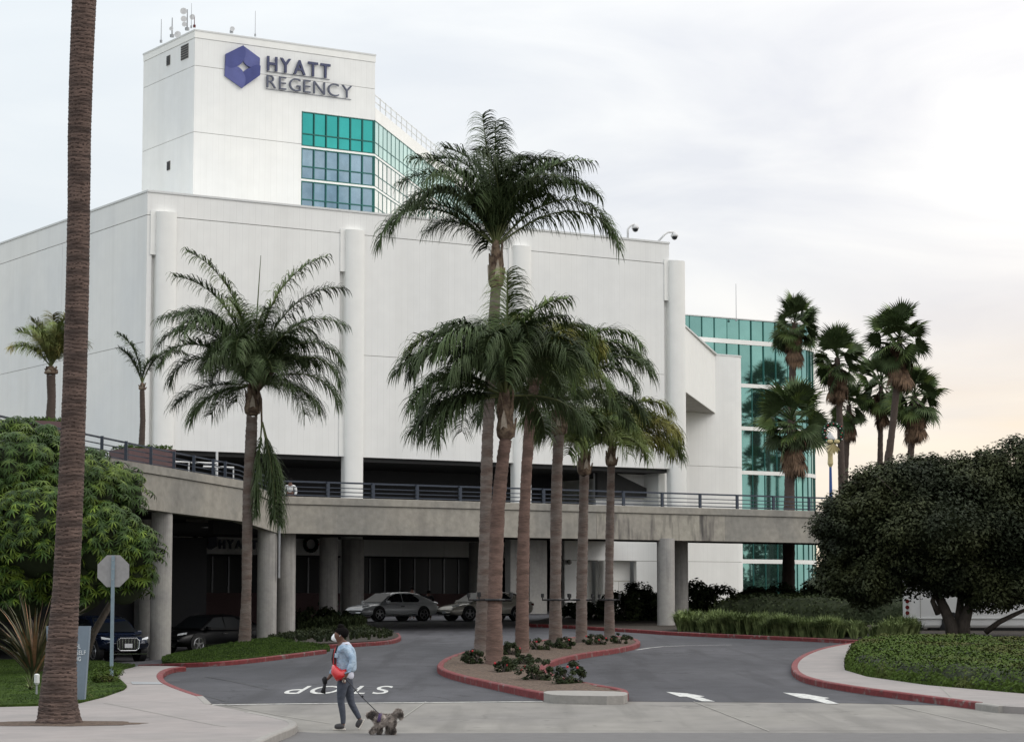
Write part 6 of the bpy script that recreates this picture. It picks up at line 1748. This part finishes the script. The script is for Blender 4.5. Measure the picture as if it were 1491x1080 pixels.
hd = chain([((.02, 0, .79), (.165, .185)), ((.02, 0, .90, 'a'), (.165, .18)), ((.01, 0, 1.05), (.12, .14)), ((.02, 0, 1.2), (.11, .14)), ((.03, 0, 1.34, 'c'), (.09, .11)), ((.035, 0, 1.405), (.08, .09))])
link('hoodie', skin(*hd), 'hoodie', walker, smooth=True)
jk = chain([((.035, 0, .90, 'w'), (.175, .20)), ((.03, 0, 1.03), (.16, .19)), ((.03, 0, 1.2, 'b'), (.162, .195)), ((.03, 0, 1.33, 'c'), (.13, .16)), ((.035, 0, 1.40), (.095, .12))],
    [('c', .12), ((.065, -.18, 1.315), .075), ((.12, -.205, 1.21), .068), ((.170, -.215, 1.12), .062), ((.125, -.24, 1.02), .056), ((.08, -.262, .935), .047)],
    [('c', .12), ((-.03, .18, 1.315), .072), ((-.075, .205, 1.2), .066), ((-.10, .215, 1.09), .06), ((-.165, .18, .98), .053), ((-.228, .145, .885), .045)])
link('jacket', skin(*jk), 'denim', walker, smooth=True)
# open front panel: shirt strip, collar, pocket, cuffs
MB().tube([(-.115, -.06, 1.33), (-.13, -.05, 1.2), (-.135, -.05, 1.05), (-.13, -.05, .95)], [.03, .04, .045, .04], 8).build('shirt', 'red_shirt', walker, smooth=True)
MB().tube([(-.10, -.13, 1.24), (-.11, -.13, 1.17)], [.04, .035], 8).build('pocket', 'denim', walker)
MB().tube([(.10, -.02, 1.35), (.07, -.11, 1.39), (.0, -.12, 1.385), (-.06, -.07, 1.335)], [.035, .04, .035, .015], 8).build('hood', 'hoodie', walker, smooth=True)
MB().tube([(.078, -.262, .945), (.085, -.265, .925)], [.054, .052], 12).build('cuff', 'denim', walker)
# bag and strap
MB().tube([(-.165, -.08, 1.06), (-.15, -.13, 1.02), (-.12, -.175, .95), (-.06, -.20, .885), (.005, -.205, .90), (.05, -.20, .96), (.06, -.19, .985)], [.012, .045, .085, .105, .085, .04, .01], 16).build('belt_bag', 'red_vinyl', walker, smooth=True)
MB().tube([(-.10, -.09, 1.37), (-.145, -.11, 1.2), (-.135, -.15, 1.07)], .014, 6).build('bag_strap', 'strap', walker)
MB().tube([(-.155, .0, 1.3), (-.185, .02, 1.15), (-.17, .03, 1.02)], [.02, .022, .02], 6).build('bag_strap', 'strap', walker)
# head
MB().ball((-.035, 0, 1.575), .115, 16, 10, (1.0, .95, .85)).build('hair', 'hair', walker, smooth=True)
MB().ball((-.05, 0, 1.67), .058, 12, 8, (1, 1, .85)).build('hair_bun', 'hair', walker, smooth=True)
MB().tube([(-.095, 0, 1.50), (-.145, 0, 1.49), (-.185, 0, 1.472), (-.205, 0, 1.46)], [.076, .070, .042, .012], 16).build('face_mask', 'mask', walker, smooth=True)
MB().tube([(-.12, -.068, 1.50), (-.06, -.094, 1.52), (-.055, -.092, 1.545)], .004, 5).build('mask_loop', 'mask', walker)
MB().ball((-.045, -.088, 1.525), .022, 8, 6, (.7, .4, 1)).build('ear', 'skin', walker, smooth=True)
for sd in (-1, 1):
    MB().ball((-.158, sd * .032, 1.535), .011, 8, 5).build('eye', 'dog_dark', walker, smooth=True)
# shoes
def shoe(P, R3, toe, heel):
    me = skin(*chain([(heel, .052), (P, .056), (toe, (.045, .05))]), sub=2); o = link('shoe', me, 'shoe', walker, smooth=True); return o
shoe((-.05, -.085, .06), 0, (-.15, -.085, .05), (.03, -.085, .065))
MB().box(-.165, .045, -.115, -.055, 0.004, .026).build('sole', 'sole', walker, bevel=.01)
shoe((.245, .085, .10), 0, (.215, .085, .03), (.295, .085, .175))
Ms = Matrix.Translation((.287, .085, .083)) @ Matrix.Rotation(radians(119), 4, 'Y')
MB().box(-.10, .10, -.032, .032, -.009, .009, Ms).build('sole', 'sole', walker, bevel=.008)
# bottle and treat bag in the right hand
bt = thing('leash_pouch', 'black bottle-shaped pouch held in the far hand of the walker', 'pouch', (PX - .30, PY + .09, G(PX, PY) + .80))
MB().tube([(-.01, 0, .06), (-.02, 0, .02), (-.01, 0, -.06)], [.02, .045, .035], 10).build('grip', 'strap', bt, smooth=True)
MB().tube([(-.01, -.01, -.05), (-.03, -.01, -.14), (-.045, -.01, -.21)], [.022, .03, .045], 10).build('bag', 'strap', bt, smooth=True)

DX, DY = gp(558, 1069)
dog = thing('dog', 'small shaggy grey terrier in a purple harness trotting behind its owner', 'dog', (DX, DY, G(DX, DY)), rz=0)
dg_ = chain([((.135, 0, .235, 'rump'), .072), ((.04, 0, .232), .078), ((-.06, 0, .238, 'chest'), .086), ((-.13, 0, .285), .062), ((-.175, 0, .325, 'head'), .062), ((-.225, 0, .305), .034), ((-.25, 0, .298), .022)],
    [('chest', .08), ((-.07, -.055, .16), .035), ((-.135, -.055, .09), .024), ((-.165, -.055, .055), .022), ((-.20, -.055, .045), .018)],
    [('chest', .08), ((-.07, .055, .15), .035), ((-.06, .055, .08), .024), ((-.06, .055, .03), .024), ((-.085, .055, .02), .018)],
    [('rump', .07), ((.15, -.05, .17), .042), ((.125, -.05, .12), .03), ((.165, -.05, .075), .022), ((.165, -.05, .03), .022), ((.14, -.05, .018), .018)],
    [('rump', .07), ((.11, .05, .16), .042), ((.07, .05, .11), .03), ((.09, .05, .07), .022), ((.075, .05, .03), .022), ((.05, .05, .018), .018)],
    [('rump', .07), ((.185, 0, .30), .028), ((.215, 0, .37), .03), ((.255, 0, .375), .028), ((.275, 0, .31), .022), ((.275, 0, .26), .012)])
bm_ = skin(*dg_)
link('body', bm_, 'dog_fur', dog, smooth=True)
nv = len(bm_.vertices); co = np.empty(nv * 3, np.float32); bm_.vertices.foreach_get('co', co); co = co.reshape(-1, 3)
nrm_ = np.array([v.normal[:] for v in bm_.vertices]); rep = 9
C = np.repeat(co, rep, 0) + NR.normal(0, .006, (nv * rep, 3)); Nn = np.repeat(nrm_, rep, 0) + NR.normal(0, .4, (nv * rep, 3)) + np.array([.25, 0, -.7])
Nn /= np.linalg.norm(Nn, axis=1)[:, None]; L_ = NR.uniform(.015, .038, len(C))[:, None]; side_ = np.cross(Nn, NR.normal(size=C.shape)); side_ /= np.linalg.norm(side_, axis=1)[:, None]; wf = .0035
Vv = np.stack([C - side_ * wf, C + side_ * wf, C + Nn * L_ + side_ * wf * .3, C + Nn * L_ - side_ * wf * .3], 1).reshape(-1, 3)
link('coat', fastmesh('coat', Vv, np.arange(len(Vv)).reshape(-1, 4)), 'dog_fur', dog, kind='stuff')
for sd in (-1, 1): MB().ball((-.155, sd * .06, .315), .04, 10, 7, (.7, .35, 1.25)).build('ear', 'dog_dark', dog, smooth=True)
MB().ball((-.268, 0, .300), .012, 8, 5).build('nose', 'black', dog, smooth=True)
for sd in (-1, 1): MB().ball((-.222, sd * .028, .338), .008, 8, 5).build('eye', 'black', dog, smooth=True)
MB().tube([(-.085, 0, .25), (-.035, 0, .24)], [.094, .096], 16).build('harness', 'harness', dog, smooth=True)
leash = thing('leash', 'black dog leash running taut from the near hand down to the harness', 'leash', (PX + .04, PY - .25, G(PX, PY)))
h_ = Vector((.0, 0, .84)); e_ = Vector((DX - .07, DY, G(DX, DY) + .33)) - Vector((PX + .04, PY - .25, G(PX, PY)))
MB().tube([h_ + Vector((-.01, 0, .02)), h_, h_.lerp(e_, .5) + Vector((0, 0, -.02)), e_], .008, 6).build('strap', 'strap', leash)
MB().ball(tuple(h_.lerp(e_, .52)), .02, 8, 5).build('clip', 'strap', leash)
MB().ball((-.02, 0, .80), .03, 8, 5, (1, .6, 1)).build('bag_holder', 'sole', leash)

def bystander(px, Y, label, top, pants, sit=False, h=1.68, z=None, hairm='hair'):
    p = at(px, 885, Y); z = G(p.x, Y) if z is None else z; k = h / 1.68
    t = thing('person', label, 'person', (p.x, Y, z))
    b = chain([((0, 0, .95 * k, 'p'), .12), ((0, 0, 1.15 * k), .12), ((0, 0, 1.35 * k, 'c'), .1), ((0, 0, 1.46 * k), .05), ((0, -.02, 1.58 * k), .09)],
              [('c', .1), ((-.19, 0, 1.33 * k), .055), ((-.24, -.02, 1.1 * k), .045), ((-.2, -.1, .88 * k), .03)], [('c', .1), ((.19, 0, 1.33 * k), .055), ((.24, -.02, 1.1 * k), .045), ((.2, -.1, .88 * k), .03)],
              [('p', .12), ((-.09, 0, .85 * k), .09), ((-.1, -.02, .48 * k), .06), ((-.1, 0, .08), .04), ((-.1, -.12, .03), .03)], [('p', .12), ((.09, 0, .85 * k), .09), ((.1, -.02, .48 * k), .06), ((.1, 0, .08), .04), ((.1, -.12, .03), .03)])
    link('body', skin(*b), 'skin', t, smooth=True)
    b = chain([((0, 0, .9 * k), (.15, .12)), ((0, 0, 1.15 * k), (.15, .12)), ((0, 0, 1.36 * k, 'c'), (.13, .1))], [('c', .1), ((-.2, 0, 1.32 * k), .07), ((-.25, -.02, 1.1 * k), .06), ((-.21, -.09, .92 * k), .05)], [('c', .1), ((.2, 0, 1.32 * k), .07), ((.25, -.02, 1.1 * k), .06), ((.21, -.09, .92 * k), .05)])
    link('coat', skin(*b), top, t, smooth=True)
    b = chain([((0, 0, .95 * k, 'p'), .13)], [('p', .13), ((-.09, 0, .8 * k), .1), ((-.1, -.02, .48 * k), .075), ((-.1, 0, .1), .06)], [('p', .13), ((.09, 0, .8 * k), .1), ((.1, -.02, .48 * k), .075), ((.1, 0, .1), .06)])
    link('trousers', skin(*b), pants, t, smooth=True)
    MB().ball((0, .01, 1.61 * k), .105, 12, 8).build('hair', hairm, t, smooth=True)
bystander(624, 124, 'dim person in a dark jacket standing right of the silver sedan', 'coat_black', 'khaki', h=1.5)
bystander(600, 127, 'dark figure behind the roof of the silver sedan', 'coat_black', 'coat_black')
s_, z_ = loc(421, 700, BQ + 1.2); pw_ = MB_ @ Vector((s_, BQ + 1.4, 0))
bystander(421, pw_.y, 'pale clad person behind the railing where ramp and roadway meet', 'bus_white', 'khaki', z=6.12 - .35, h=1.55)
